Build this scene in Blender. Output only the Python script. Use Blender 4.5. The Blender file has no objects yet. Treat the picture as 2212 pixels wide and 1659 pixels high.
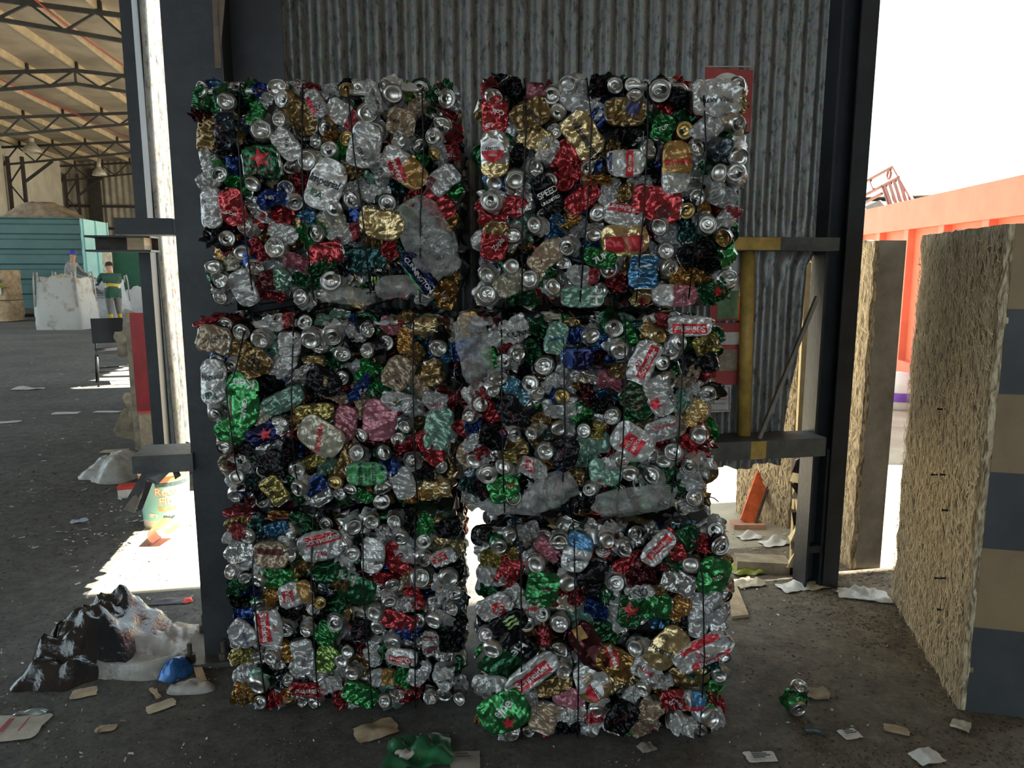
import bpy, bmesh, math, random
from math import sin, cos, pi, radians, atan2, hypot
from mathutils import Vector, Matrix, Euler, noise
from mathutils.bvhtree import BVHTree

SC = bpy.context.scene
COL = SC.collection
random.seed(7)

# ------------------------------------------------------------------ camera
FPX, CXP, CYP = 1600.0, 1106.0, 829.5
CAMH = 1.6
PITCH = radians(9.0)
cam_d = bpy.data.cameras.new('camera')
cam_d.sensor_width = 36.0
cam_d.lens = FPX / 2212.0 * 36.0
cam_d.clip_end = 400
cam = bpy.data.objects.new('camera', cam_d)
COL.objects.link(cam)
cam.location = (0, 0, CAMH)
cam.rotation_euler = (radians(90) - PITCH, 0, 0)
SC.camera = cam

# ------------------------------------------------------------------ sky, sun, exposure
TH = atan2(.186, .983)
U = Vector((cos(TH), sin(TH), 0)); V = Vector((-sin(TH), cos(TH), 0))   # along the wall / into the depth
def B(u, v, z=0.0):
    p = U * u + V * v
    return Vector((p.x, p.y, z))

world = bpy.data.worlds.new('sky'); SC.world = world
world.use_nodes = True
wn = world.node_tree.nodes; wl = world.node_tree.links
bg = wn['Background']
bg.inputs['Color'].default_value = (0.76, 0.92, 1.0, 1)
bg.inputs['Strength'].default_value = 2.3

sun_d = bpy.data.lights.new('sun', 'SUN')
sun_d.energy = 42.0; sun_d.angle = radians(0.6); sun_d.color = (1.0, 0.94, 0.83)
sun = bpy.data.objects.new('sun', sun_d); COL.objects.link(sun)
SUN_EL = radians(55)
sdir = (-U * cos(SUN_EL) - Vector((0, 0, 1)) * sin(SUN_EL)).normalized()
sun.rotation_euler = sdir.to_track_quat('-Z', 'Y').to_euler()
sun.location = (8, 6, 12)

vs = SC.view_settings
vs.view_transform = 'Standard'; vs.look = 'None'
vs.exposure = 0.25; vs.gamma = 1.0; vs.use_curve_mapping = False

# ------------------------------------------------------------------ pixel helpers (a pixel gives a direction only)
FW = Vector((0, cos(PITCH), -sin(PITCH))); UP = Vector((0, sin(PITCH), cos(PITCH))); RT = Vector((1, 0, 0))
EYE = Vector((0, 0, CAMH))
def ray(px, py):
    return FW + RT * ((px - CXP) / FPX) + UP * ((CYP - py) / FPX)
def at_d(px, py, d):
    r = ray(px, py); return EYE + r * (d / r.y)
def at_v(px, py, v):
    r = ray(px, py); return EYE + r * (v / r.dot(V))
def at_u(px, py, u):
    r = ray(px, py); return EYE + r * (u / r.dot(U))
def at_z(px, py, z=0.0):
    r = ray(px, py); return EYE + r * ((z - CAMH) / r.z)

# ------------------------------------------------------------------ materials
MATS = {}
def mat(name, col, rough=.6, metal=0.0, var=.25, scale=8.0, bump=0.0, bscale=None, col2=None, alpha=1.0, stretch=(1, 1, 1),
        spec=.5, coord='Object', thr=None, trans=0.0, emit=0.0, detail=5):
    if name in MATS: return MATS[name]
    m = bpy.data.materials.new(name); m.use_nodes = True
    n = m.node_tree.nodes; l = m.node_tree.links
    p = n['Principled BSDF']
    tc = n.new('ShaderNodeTexCoord'); mp = n.new('ShaderNodeMapping'); mp.inputs['Scale'].default_value = stretch
    l.new(tc.outputs[coord], mp.inputs['Vector'])
    nz = n.new('ShaderNodeTexNoise'); nz.inputs['Scale'].default_value = scale; nz.inputs['Detail'].default_value = detail
    nz.inputs['Roughness'].default_value = .65
    l.new(mp.outputs[0], nz.inputs['Vector'])
    rp = n.new('ShaderNodeValToRGB')
    c = Vector(col)
    lo = c * (1 - var); hi = Vector([min(1, x * (1 + var)) for x in c])
    if col2: hi = Vector(col2)
    rp.color_ramp.elements[0].color = (*(c if col2 else lo), 1); rp.color_ramp.elements[1].color = (*hi, 1)
    a, b = thr if thr else (.33, .67)
    rp.color_ramp.elements[0].position = a; rp.color_ramp.elements[1].position = b
    l.new(nz.outputs['Fac'], rp.inputs['Fac']); l.new(rp.outputs['Color'], p.inputs['Base Color'])
    p.inputs['Roughness'].default_value = rough; p.inputs['Metallic'].default_value = metal
    p.inputs['Specular IOR Level'].default_value = spec
    p.inputs['Alpha'].default_value = alpha
    if trans: p.inputs['Transmission Weight'].default_value = trans
    if bump:
        n2 = n.new('ShaderNodeTexNoise'); n2.inputs['Scale'].default_value = bscale or scale * 4; n2.inputs['Detail'].default_value = 6
        l.new(mp.outputs[0], n2.inputs['Vector'])
        bp = n.new('ShaderNodeBump'); bp.inputs['Strength'].default_value = min(1, bump); bp.inputs['Distance'].default_value = .01 * max(1, bump)
        l.new(n2.outputs['Fac'], bp.inputs['Height']); l.new(bp.outputs[0], p.inputs['Normal'])
    MATS[name] = m
    return m

# ------------------------------------------------------------------ mesh helpers
class MB:
    """collects vertices and faces for one mesh"""
    def __init__(s): s.v = []; s.f = []; s.m = []; s.sm = []
    def add(s, vs, fs, mi=0, smooth=False, M=None):
        o = len(s.v)
        s.v += [tuple(M @ Vector(p)) if M else tuple(p) for p in vs]
        for f in fs:
            s.f.append([i + o for i in f]); s.m.append(mi); s.sm.append(smooth)
        return s
    def box(s, a, b, mi=0, M=None):
        x0, y0, z0 = a; x1, y1, z1 = b
        return s.add([(x0,y0,z0),(x1,y0,z0),(x1,y1,z0),(x0,y1,z0),(x0,y0,z1),(x1,y0,z1),(x1,y1,z1),(x0,y1,z1)],
                     [(0,3,2,1),(4,5,6,7),(0,1,5,4),(1,2,6,5),(2,3,7,6),(3,0,4,7)], mi, False, M)
    def bar(s, p, q, w, h, mi=0, up=(0,0,1)):
        """box along p->q with section w (sideways) x h (up)"""
        p = Vector(p); q = Vector(q); d = (q - p); L = d.length; d.normalize()
        u_ = Vector(up)
        if abs(d.dot(u_)) > .95: u_ = Vector((0, 1, 0))
        sd = d.cross(u_).normalized(); u_ = sd.cross(d)
        M = Matrix([[sd[i], d[i], u_[i], p[i]] for i in range(3)] + [[0,0,0,1]])
        return s.box((-w/2, 0, -h/2), (w/2, L, h/2), mi, M)
    def tube(s, pts, r, n=6, mi=0, smooth=True, cap=True):
        pts = [Vector(p) for p in pts]; rr = r if isinstance(r, (list, tuple)) else [r] * len(pts)
        vs = []; fs = []
        for i, p in enumerate(pts):
            d = (pts[min(i+1, len(pts)-1)] - pts[max(i-1, 0)]).normalized()
            a = Vector((0,0,1)) if abs(d.z) < .9 else Vector((1,0,0))
            x = d.cross(a).normalized(); y = x.cross(d)
            for k in range(n):
                t = 2*pi*k/n; vs.append(p + x*cos(t)*rr[i] + y*sin(t)*rr[i])
        for i in range(len(pts)-1):
            for k in range(n):
                fs.append((i*n+k, i*n+(k+1)%n, (i+1)*n+(k+1)%n, (i+1)*n+k))
        if cap:
            fs.append(tuple(range(n))[::-1]); fs.append(tuple((len(pts)-1)*n+k for k in range(n)))
        return s.add(vs, fs, mi, smooth)
    def lathe(s, prof, n=24, mi=0, smooth=True, M=None, ang=2*pi):
        """profile of (r, z) turned about z"""
        vs = []; fs = []
        for r, z in prof:
            for k in range(n):
                t = ang*k/n; vs.append((r*cos(t), r*sin(t), z))
        for i in range(len(prof)-1):
            for k in range(n):
                fs.append((i*n+k, i*n+(k+1)%n, (i+1)*n+(k+1)%n, (i+1)*n+k))
        return s.add(vs, fs, mi, smooth, M)
    def grid(s, fn, nu, nv, mi=0, smooth=True):
        vs = [fn(i/nu, j/nv) for j in range(nv+1) for i in range(nu+1)]
        fs = [(j*(nu+1)+i, j*(nu+1)+i+1, (j+1)*(nu+1)+i+1, (j+1)*(nu+1)+i) for j in range(nv) for i in range(nu)]
        return s.add(vs, fs, mi, smooth)
    def mesh(s, name, mats=()):
        me = bpy.data.meshes.new(name)
        me.from_pydata([tuple(p) for p in s.v], [], s.f)
        for m in mats: me.materials.append(m)
        me.polygons.foreach_set('material_index', s.m)
        me.polygons.foreach_set('use_smooth', s.sm)
        me.update()
        return me
    def obj(s, name, mats, parent=None, **kw):
        return link(name, s.mesh(name, mats if isinstance(mats, (list, tuple)) else [mats]), parent, **kw)

def link(name, me, parent=None, M=None, **kw):
    o = bpy.data.objects.new(name, me); COL.objects.link(o)
    if parent is not None: o.parent = parent
    if M is not None: o.matrix_basis = M
    for k, v in kw.items(): o[k] = v
    return o
def tag(o, label, cat, group=None, kind=None):
    o['label'] = label; o['category'] = cat
    if group: o['group'] = group
    if kind: o['kind'] = kind
    return o
def thing(name, label, cat, loc=(0,0,0), rz=0.0, group=None, kind=None):
    o = bpy.data.objects.new(name, None); COL.objects.link(o)
    o.empty_display_size = .1
    o.location = loc; o.rotation_euler = (0, 0, rz)
    return tag(o, label, cat, group, kind)
def struct(o, label, cat):
    return tag(o, label, cat, None, 'structure')
def Mx(loc=(0,0,0), rx=0, ry=0, rz=0, sc=(1,1,1)):
    return Matrix.Translation(Vector(loc)) @ Euler((rx, ry, rz)).to_matrix().to_4x4() @ Matrix.Diagonal((*sc, 1))
def rnd(a, b): return random.uniform(a, b)

# ---- lettering: flat letter shapes laid onto a surface
def text_mesh(txt, size, offset=0.0, shear=0.0, cut=None, spacing=1.0):
    cu = bpy.data.curves.new('lettering', 'FONT')
    cu.body = txt; cu.size = size; cu.align_x = 'CENTER'; cu.align_y = 'CENTER'
    cu.offset = offset; cu.shear = shear; cu.resolution_u = 3; cu.space_character = spacing
    ob = bpy.data.objects.new('lettering', cu)
    me = bpy.data.meshes.new_from_object(ob)
    bpy.data.objects.remove(ob); bpy.data.curves.remove(cu)
    return me
def mesh_to_bm(me):
    bm = bmesh.new(); bm.from_mesh(me); return bm
def cut_grid(bm, step):
    xs = [v.co.x for v in bm.verts]; ys = [v.co.y for v in bm.verts]
    if not xs: return
    for ax, lo, hi in ((0, min(xs), max(xs)), (1, min(ys), max(ys))):
        k = math.ceil(lo/step)*step
        while k < hi:
            no = Vector((1,0,0)) if ax == 0 else Vector((0,1,0))
            bmesh.ops.bisect_plane(bm, geom=bm.verts[:]+bm.edges[:]+bm.faces[:], plane_co=no*k, plane_no=no)
            k += step
def flat_text(name, txt, size, material, M, parent=None, offset=0.0, shear=0.0, spacing=1.0):
    """lettering on a flat face; M maps text xy to the surface"""
    me = text_mesh(txt, size, offset, shear, spacing=spacing); me.materials.clear(); me.materials.append(material)
    return link(name, me, parent, M)
# ================================================================== STRUCTURE
RZ = TH     # building turned against the view
MB_ = MB
STEEL = mat('dark_painted_steel', (.028, .032, .038), .5, .2, .35, 5, .15, 40)
STEEL2 = mat('worn_grey_steel', (.10, .10, .095), .55, .3, .35, 7, .3, 50)
RUST = mat('rusty_steel', (.07, .055, .045), .7, .2, .5, 9, .3, 60)
YEL = mat('yellow_paint_worn', (.40, .26, .06), .55, 0, .3, 14, .2, 60)
CONC = mat('concrete_floor', (.085, .08, .072), .85, 0, .4, 1.6, .5, 60, coord='Generated')

def galv(name, base, spots, rough=.45):
    """galvanised sheet: spangle, dark specks, vertical runs"""
    if name in MATS: return MATS[name]
    m = bpy.data.materials.new(name); m.use_nodes = True
    n = m.node_tree.nodes; l = m.node_tree.links; p = n['Principled BSDF']
    tc = n.new('ShaderNodeTexCoord')
    v1 = n.new('ShaderNodeTexVoronoi'); v1.inputs['Scale'].default_value = 70
    l.new(tc.outputs['Object'], v1.inputs['Vector'])
    n1 = n.new('ShaderNodeTexNoise'); n1.inputs['Scale'].default_value = 45; n1.inputs['Detail'].default_value = 6; n1.inputs['Roughness'].default_value = .75
    mp = n.new('ShaderNodeMapping'); mp.inputs['Scale'].default_value = (1, 1, .35)
    l.new(tc.outputs['Object'], mp.inputs['Vector']); l.new(mp.outputs[0], n1.inputs['Vector'])
    r1 = n.new('ShaderNodeValToRGB'); r1.color_ramp.elements[0].position = .36; r1.color_ramp.elements[1].position = .5
    l.new(n1.outputs['Fac'], r1.inputs['Fac'])
    n3 = n.new('ShaderNodeTexNoise'); n3.inputs['Scale'].default_value = 3; n3.inputs['Detail'].default_value = 5
    mp3 = n.new('ShaderNodeMapping'); mp3.inputs['Scale'].default_value = (6, 6, .5)
    l.new(tc.outputs['Object'], mp3.inputs['Vector']); l.new(mp3.outputs[0], n3.inputs['Vector'])
    mx = n.new('ShaderNodeMix'); mx.data_type = 'RGBA'; mx.inputs['A'].default_value = (*spots, 1); mx.inputs['B'].default_value = (*base, 1)
    l.new(r1.outputs['Color'], mx.inputs['Factor'])
    m2 = n.new('ShaderNodeMix'); m2.data_type = 'RGBA'; m2.blend_type = 'MULTIPLY'; m2.inputs['Factor'].default_value = .55
    l.new(mx.outputs['Result'], m2.inputs['A']); l.new(n3.outputs['Fac'], m2.inputs['B'])
    m3 = n.new('ShaderNodeMix'); m3.data_type = 'RGBA'; m3.blend_type = 'MULTIPLY'; m3.inputs['Factor'].default_value = .25
    l.new(m2.outputs['Result'], m3.inputs['A']); l.new(v1.outputs['Color'], m3.inputs['B'])
    l.new(m3.outputs['Result'], p.inputs['Base Color'])
    p.inputs['Metallic'].default_value = .5; p.inputs['Roughness'].default_value = rough
    MATS[name] = m
    return m
GALV = galv('galvanised_sheet', (.31, .31, .295), (.08, .08, .08))
GALV2 = galv('bright_galvanised_sheet', (.32, .32, .30), (.12, .12, .10), .55)

# ---- floor: one concrete slab inside, sunlit yard outside
def floor_mat():
    m = bpy.data.materials.new('dirty_concrete_floor'); m.use_nodes = True
    n = m.node_tree.nodes; l = m.node_tree.links; p = n['Principled BSDF']
    tc = n.new('ShaderNodeTexCoord')
    def nz(sc, det=6, ro=.6, st=(1,1,1)):
        mp = n.new('ShaderNodeMapping'); mp.inputs['Scale'].default_value = st
        l.new(tc.outputs['Object'], mp.inputs['Vector'])
        t = n.new('ShaderNodeTexNoise'); t.inputs['Scale'].default_value = sc; t.inputs['Detail'].default_value = det; t.inputs['Roughness'].default_value = ro
        l.new(mp.outputs[0], t.inputs['Vector']); return t
    def ramp(t, a, b, c0, c1):
        r = n.new('ShaderNodeValToRGB'); r.color_ramp.elements[0].position = a; r.color_ramp.elements[1].position = b
        r.color_ramp.elements[0].color = (*c0, 1); r.color_ramp.elements[1].color = (*c1, 1)
        l.new(t, r.inputs['Fac']); return r
    def mixc(a, b, f, mode='MIX'):
        x = n.new('ShaderNodeMix'); x.data_type = 'RGBA'; x.blend_type = mode
        l.new(a, x.inputs['A']); l.new(b, x.inputs['B'])
        if isinstance(f, float): x.inputs['Factor'].default_value = f
        else: l.new(f, x.inputs['Factor'])
        return x.outputs['Result']
    base = ramp(nz(.9).outputs['Fac'], .3, .7, (.13, .13, .122), (.24, .232, .215)).outputs[0]
    dirt = ramp(nz(3.5, 8, .7).outputs['Fac'], .3, .7, (.25, .205, .145), (.48, .41, .31)).outputs[0]
    # dirt lies thicker towards the yard (right of the bales): position along x with a broken edge
    sx = n.new('ShaderNodeSeparateXYZ'); l.new(tc.outputs['Object'], sx.inputs[0])
    ad = n.new('ShaderNodeMath'); ad.operation = 'MULTIPLY_ADD'; ad.inputs[1].default_value = .9; l.new(nz(2.2, 6).outputs['Fac'], ad.inputs[0])
    l.new(sx.outputs['X'], ad.inputs[2])
    dm = n.new('ShaderNodeMapRange'); dm.inputs['From Min'].default_value = .7; dm.inputs['From Max'].default_value = 2.1
    l.new(ad.outputs[0], dm.inputs['Value'])
    c = mixc(base, dirt, dm.outputs[0])
    specks = ramp(nz(45, 7, .75).outputs['Fac'], .34, .6, (.55, .54, .52), (1, 1, 1)).outputs[0]
    c = mixc(c, specks, .8, 'MULTIPLY')
    fine = ramp(nz(140, 3, .6).outputs['Fac'], .66, .72, (0, 0, 0), (1, 1, 1)).outputs[0]
    lightspeck = n.new('ShaderNodeRGB'); lightspeck.outputs[0].default_value = (.30, .28, .24, 1)
    c = mixc(c, lightspeck.outputs[0], fine)
    mid = ramp(nz(11, 8, .72).outputs['Fac'], .32, .68, (.45, .44, .42), (1.25, 1.22, 1.18)).outputs[0]
    c = mixc(c, mid, .9, 'MULTIPLY')
    l.new(c, p.inputs['Base Color'])
    p.inputs['Roughness'].default_value = .82; p.inputs['Specular IOR Level'].default_value = .35
    b1 = n.new('ShaderNodeBump'); b1.inputs['Strength'].default_value = 1.0; b1.inputs['Distance'].default_value = .035
    l.new(nz(22, 9, .74).outputs['Fac'], b1.inputs['Height']); l.new(b1.outputs[0], p.inputs['Normal'])
    return m
mb = MB()
mb.add([B(-40,-14,0), B(30,-14,0), B(30,3.75,0), B(-1.42,3.75,0), B(-1.42,60,0), B(-40,60,0)], [(0,1,2,3,4,5)])
struct(mb.obj('floor', floor_mat()), 'dark dirty concrete floor strewn with scraps', 'floor')
YARD = mat('pale_yard_ground', (.36, .32, .24), .9, 0, .25, 2.0, .6, 30, detail=8)
mb = MB(); mb.add([B(-1.42,3.75,0), B(60,3.75,0), B(60,80,0), B(-1.42,80,0)], [(0,1,2,3)])  # pale colour carried indoors to the shade edge, brightening the sun patch
struct(mb.obj('floor', YARD), 'pale sunlit ground of the yard outside, carried in under the hall side sheet', 'ground')

# ---- main wall of corrugated sheets with steel girts and posts
WV = 3.26
def corr_sheet(name, u0, u1, z0, z1, v, pitch, amp, material, parent, cut=None, axis='u', rows=14, bend=0.0, wavy=0.0):
    """upright corrugated sheet with thickness; cut(z) trims the far edge"""
    n = max(6, int((u1-u0)/pitch*8)); mb = MB(); th = .0015
    for side in (0, 1):
        vs = []; fs = []
        for j in range(rows+1):
            z = z0 + (z1-z0)*j/rows
            ue = cut(z) if cut else u1
            for i in range(n+1):
                t = u0 + (ue-u0)*i/n
                zz = z + (wavy*sin(t*31)+wavy*.7*sin(t*13+1)) * (1 if j == 0 else 0)
                sw = sin(2*pi*t/pitch); dv = amp*math.copysign(abs(sw)**.6, sw) + side*th + bend*sin(z*1.7+t*2)
                vs.append(B(t, v+dv, zz) if axis == 'u' else B(v+dv, t, zz))
        for j in range(rows):
            for i in range(n):
                a = j*(n+1)+i; f = (a, a+1, a+n+2, a+n+1)
                fs.append(f if side == 0 else f[::-1])
        mb.add(vs, fs, 0, True)
    return mb.obj(name, material, parent)
wall = thing('wall_back', 'grey corrugated metal wall behind the stacked bales', 'wall', kind='structure')
ZT = 5.5
for k, (a, b) in enumerate(((-.50, .22), (.20, .93), (.91, 1.62))):
    corr_sheet('corrugated_sheet', a, b, .63, ZT, WV + (k % 2)*.006, .076, .015, GALV, wall, bend=.003, wavy=.008)
COLU0, COLU1 = 2.09, 2.268
def edge(z):
    return COLU0 + .03 if z > 1.72 else COLU0 - .012 - .095*min(1, (1.72-z)/1.0)
corr_sheet('corrugated_sheet', 1.60, COLU0+.03, .63, ZT, WV+.006, .076, .015, GALV, wall, cut=edge, rows=40, bend=.003, wavy=.01)

def girt(name, z0, z1, label, u0, u1, stripes):
    g = thing(name, label, 'steel beam', kind='structure')
    mb = MB(); v0 = 3.07; v1 = 3.235; t = .006
    # channel: top flange, bottom flange, front web
    for (a, b) in (((u0,v0,z1-t),(u1,v1,z1)), ((u0,v0,z0),(u1,v1,z0+t)), ((u0,v0,z0+t),(u1,v0+t,z1-t))):
        vs = [B(u, v, z) for u, v, z in [(a[0],a[1],a[2]),(b[0],a[1],a[2]),(b[0],b[1],a[2]),(a[0],b[1],a[2]),(a[0],a[1],b[2]),(b[0],a[1],b[2]),(b[0],b[1],b[2]),(a[0],b[1],b[2])]]
        mb.add(vs, [(0,3,2,1),(4,5,6,7),(0,1,5,4),(1,2,6,5),(2,3,7,6),(3,0,4,7)])
    mb.obj('channel', STEEL2 if stripes else STEEL, g)
    for (a, b) in stripes:
        m2 = MB(); vs = [B(a, v0-.0012, z0+.002), B(b, v0-.0012, z0+.002), B(b, v0-.0012, z1-.002), B(a, v0-.0012, z1-.002),
                         B(a, v0, z0+.002), B(b, v0, z0+.002), B(b, v0, z1-.002), B(a, v0, z1-.002)]
        m2.add(vs, [(0,1,2,3),(0,4,5,1),(1,5,6,2),(2,6,7,3),(3,7,4,0)]); m2.obj('painted_band', YEL, g)
    return g
def uu(px, py, v=3.07): return at_v(px, py, v).dot(U)
zt1 = at_v(1680, 512, 3.07).z; zb1 = at_v(1680, 541, 3.07).z
zt2 = at_v(1650, 952, 3.07).z; zb2 = at_v(1650, 992, 3.07).z
girt('trim_1', zb1, zt1, 'upper horizontal steel beam on the wall with a yellow painted band', -.3, COLU0-.002, [(1.2, uu(1686, 525))])
girt('trim_2', zb2, zt2, 'lower horizontal steel beam on the wall with a small yellow patch', -.3, COLU0-.002, [(uu(1622, 970), uu(1655, 970))])

# right post: open H section
def hcol(name, label, u0, u1, v0, v1, z0, z1, material, web=.5, bolts=False):
    g = thing(name, label, 'steel column', kind='structure'); t = .012
    def blk(a, b, nm):
        m = MB(); vs = [B(u, v, z) for z in (a[2], b[2]) for u, v in ((a[0],a[1]),(b[0],a[1]),(b[0],b[1]),(a[0],b[1]))]
        m.add(vs, [(0,3,2,1),(4,5,6,7),(0,1,5,4),(1,2,6,5),(2,3,7,6),(3,0,4,7)]); m.obj(nm, material, g)
    blk((u0,v0,z0), (u0+t,v1,z1), 'flange'); blk((u1-t,v0,z0), (u1,v1,z1), 'flange')
    w = v0 + (v1-v0)*web
    blk((u0+t,w,z0), (u1-t,w+t,z1), 'web')
    return g, blk
colr, blk = hcol('column', 'dark open steel column at the yard end of the corrugated wall', COLU0, COLU1, 3.17, 3.28, 0, ZT, STEEL, .6)
blk((COLU0+.012, 3.175, .19), (COLU1-.09, 3.21, .225), 'stiffener')
blk((COLU1-.10, 3.175, 0), (COLU1-.085, 3.23, .72), 'stiffener')
blk((COLU1-.085, 3.16, 0), (COLU1-.0, 3.17, ZT), 'cover_plate')

# left post: box column beside the stack, with base plate and bolts
coll = thing('column', 'black steel box column beside the left stack of bales', 'steel column', kind='structure')
def ublk(a, b, nm, material, parent, bev=0.0):
    m = MB(); vs = [B(u, v, z) for z in (a[2], b[2]) for u, v in ((a[0],a[1]),(b[0],a[1]),(b[0],b[1]),(a[0],b[1]))]
    m.add(vs, [(0,3,2,1),(4,5,6,7),(0,1,5,4),(1,2,6,5),(2,3,7,6),(3,0,4,7)])
    return m.obj(nm, material, parent)
def colp(px, py, v): return at_v(px, py, v).dot(U)
LU0 = colp(428, 1200, 3.02); LU1 = LU0 + .205
ublk((LU0, 3.02, .02), (LU1, 3.25, ZT), 'post', STEEL, coll)
ublk((LU1, 3.222, .02), (LU0+.40, 3.236, ZT), 'trim_6', STEEL, None)
struct(bpy.data.objects['trim_6'], 'dark steel plate between the black column and the corrugated wall', 'steel plate')
ublk((LU0-.09, 2.95, 0), (LU1+.0, 3.30, .02), 'base_plate', STEEL2, coll)
for (bu, bv) in ((LU0-.05, 2.99), (LU0-.05, 3.25), (LU0+.08, 2.985)):
    m = MB(); m.lathe([(0,.0),(.022,0),(.022,.028),(0,.028)], 6, 0, False, Matrix.Translation(B(bu, bv, .02)))
    m.lathe([(.010,.028),(.010,.075),(0,.075)], 8, 0, False, Matrix.Translation(B(bu, bv, .02))); m.obj('bolt', RUST, coll)

# thin steel channel and the sunlit side sheet of the long hall
ublk((-.998, 3.55, .70), (-.95, 3.66, 5.4), 'column', STEEL, None)
struct(bpy.data.objects['column.002'], 'narrow dark steel channel between the hall and the bright corrugated sheet', 'steel column')
side = thing('wall_left', 'bright sunlit corrugated side sheet of the long hall', 'wall', kind='structure')
corr_sheet('corrugated_sheet', 3.65, 4.12, .69, 5.4, -.96, .098, .022, GALV2, side, axis='v', bend=.012, wavy=.02)
corr_sheet('corrugated_sheet', 4.10, 5.5, .69, 6.74, -1.0, .098, .016, GALV2, side, axis='v', bend=.004, wavy=.02)
corr_sheet('corrugated_sheet', 5.5, 10.6, .0, 6.74, -1.0, .15, .016, GALV2, side, axis='v')
corr_sheet('corrugated_sheet', 10.6, 41.0, 4.2, 6.74, -1.0, .3, .03, GALV2, side, axis='v')
for v_ in (11.7, 17.6, 23.5, 29.3, 35.0, 40.9):
    ublk((-1.12, v_-.1, 0), (-.92, v_+.1, 6.3), 'post', STEEL, side)
ublk((-1.03, 3.66, .66), (-1.0, 12.0, .72), 'girt', STEEL, side)

# left stubs of the girts beyond the column
def stub(name, label, pl, pr, v, pt, pb, dep, material, ends=True):
    g = thing(name, label, 'steel beam', kind='structure')
    a = at_v(pl, pt, v); b_ = at_v(pr, pb, v)
    u0, u1 = a.dot(U), b_.dot(U); z1, z0 = a.z, b_.z
    ublk((u0, v, z0), (u1, v+dep, z1), 'channel', material, g)
    return g
stub('trim_3', 'black steel beam end sticking out at head height from the black column', 245, 372, 3.05, 470, 507, .16, STEEL)
stub('trim_4', 'black steel beam end sticking out at knee height above the paint bucket', 284, 418, 2.99, 986, 1018, .19, STEEL2)
# open channel below the upper stub, with a block of wood in it
g = thing('trim_5', 'open steel channel hung below the upper beam end', 'steel channel', kind='structure')
a = at_v(181, 508, 3.3); b_ = at_v(326, 544, 3.3); u0, u1, z1, z0 = a.dot(U), b_.dot(U), a.z, b_.z
ublk((u0, 3.3, z1-.008), (u1, 3.44, z1), 'flange', STEEL, g)
ublk((u0, 3.3, z0), (u1, 3.44, z0+.008), 'flange', STEEL, g)
ublk((u0, 3.42, z0), (u1, 3.43, z1), 'web', RUST, g)
WOOD = mat('pale_wood', (.42, .31, .19), .75, 0, .3, 6, .3, 40, stretch=(1, 1, 8))
uw0 = at_v(273, 520, 3.3).dot(U); uw1 = at_v(310, 520, 3.3).dot(U)
tag(ublk((uw0, 3.305, z0+.008), (uw1, 3.42, z1-.008), 'wood_block', WOOD, None), 'pale cracked wood block wedged in the steel channel', 'wood block')

# hanging splintered laths above the bales
lath = thing('hanging_lath', 'pair of thin brown laths hanging down beside the black column', 'lath', at_v(472, 60, 2.9))
for (p0, p1) in (((459, -160), (472, 148)), ((492, -160), (470, 110))):
    q0 = at_v(*p0, 2.9); q1 = at_v(*p1, 2.9); m = MB(); m.bar(q0 - lath.location, q1 - lath.location, .022, .008, 0, up=V)
    m.obj('strip', mat('brown_lath', (.16, .12, .09), .8, 0, .3, 10), lath)

# ---- roof over this end of the building (casts the shade); unseen, outer edge stepped to place the sun
ROOFM = mat('weathered_roof_underside', (.23, .195, .15), .9, 0, .25, .8, .2, 12, coord='Object')
m = MB(); vs = [B(u, v, z) for z in (5.5, 5.56) for u, v in ((-1.05,-9),(13,-9),(13,3.33),(3.9,3.33),(3.9,3.8),(-1.05,3.8))]
m.add(vs, [(5,4,3,2,1,0),(6,7,8,9,10,11)] + [(i, (i+1) % 6, (i+1) % 6+6, i+6) for i in range(6)]); m.obj('ceiling', ROOFM)
struct(bpy.data.objects['ceiling'], 'roof deck above the bales', 'roof')

WDARK = mat('light_blocking_wall', (.22, .21, .19), .85, 0, .2, 1)
ublk((13, -9, 0), (13.1, 3.8, 5.5), 'wall_right', WDARK, None)  # unseen wall added to shut out light from the right
struct(bpy.data.objects['wall_right'], 'plain unseen side wall added to block light from the right', 'wall')
bw = thing('wall_front', 'plain unseen wall added behind the viewer, its wide gateway letting light onto the bales', 'wall', kind='structure')  # unseen wall added to dim the bale fronts; gateway sized for the light
ublk((3.4, -9.1, 0), (13, -9, 5.5), 'wall_part', WDARK, bw)
ublk((-14.8, -9.1, 0), (-5.6, -9, 6.4), 'wall_part', WDARK, bw)
ublk((-5.6, -9.1, 4.5), (3.4, -9, 6.9), 'lintel', WDARK, bw)
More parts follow.
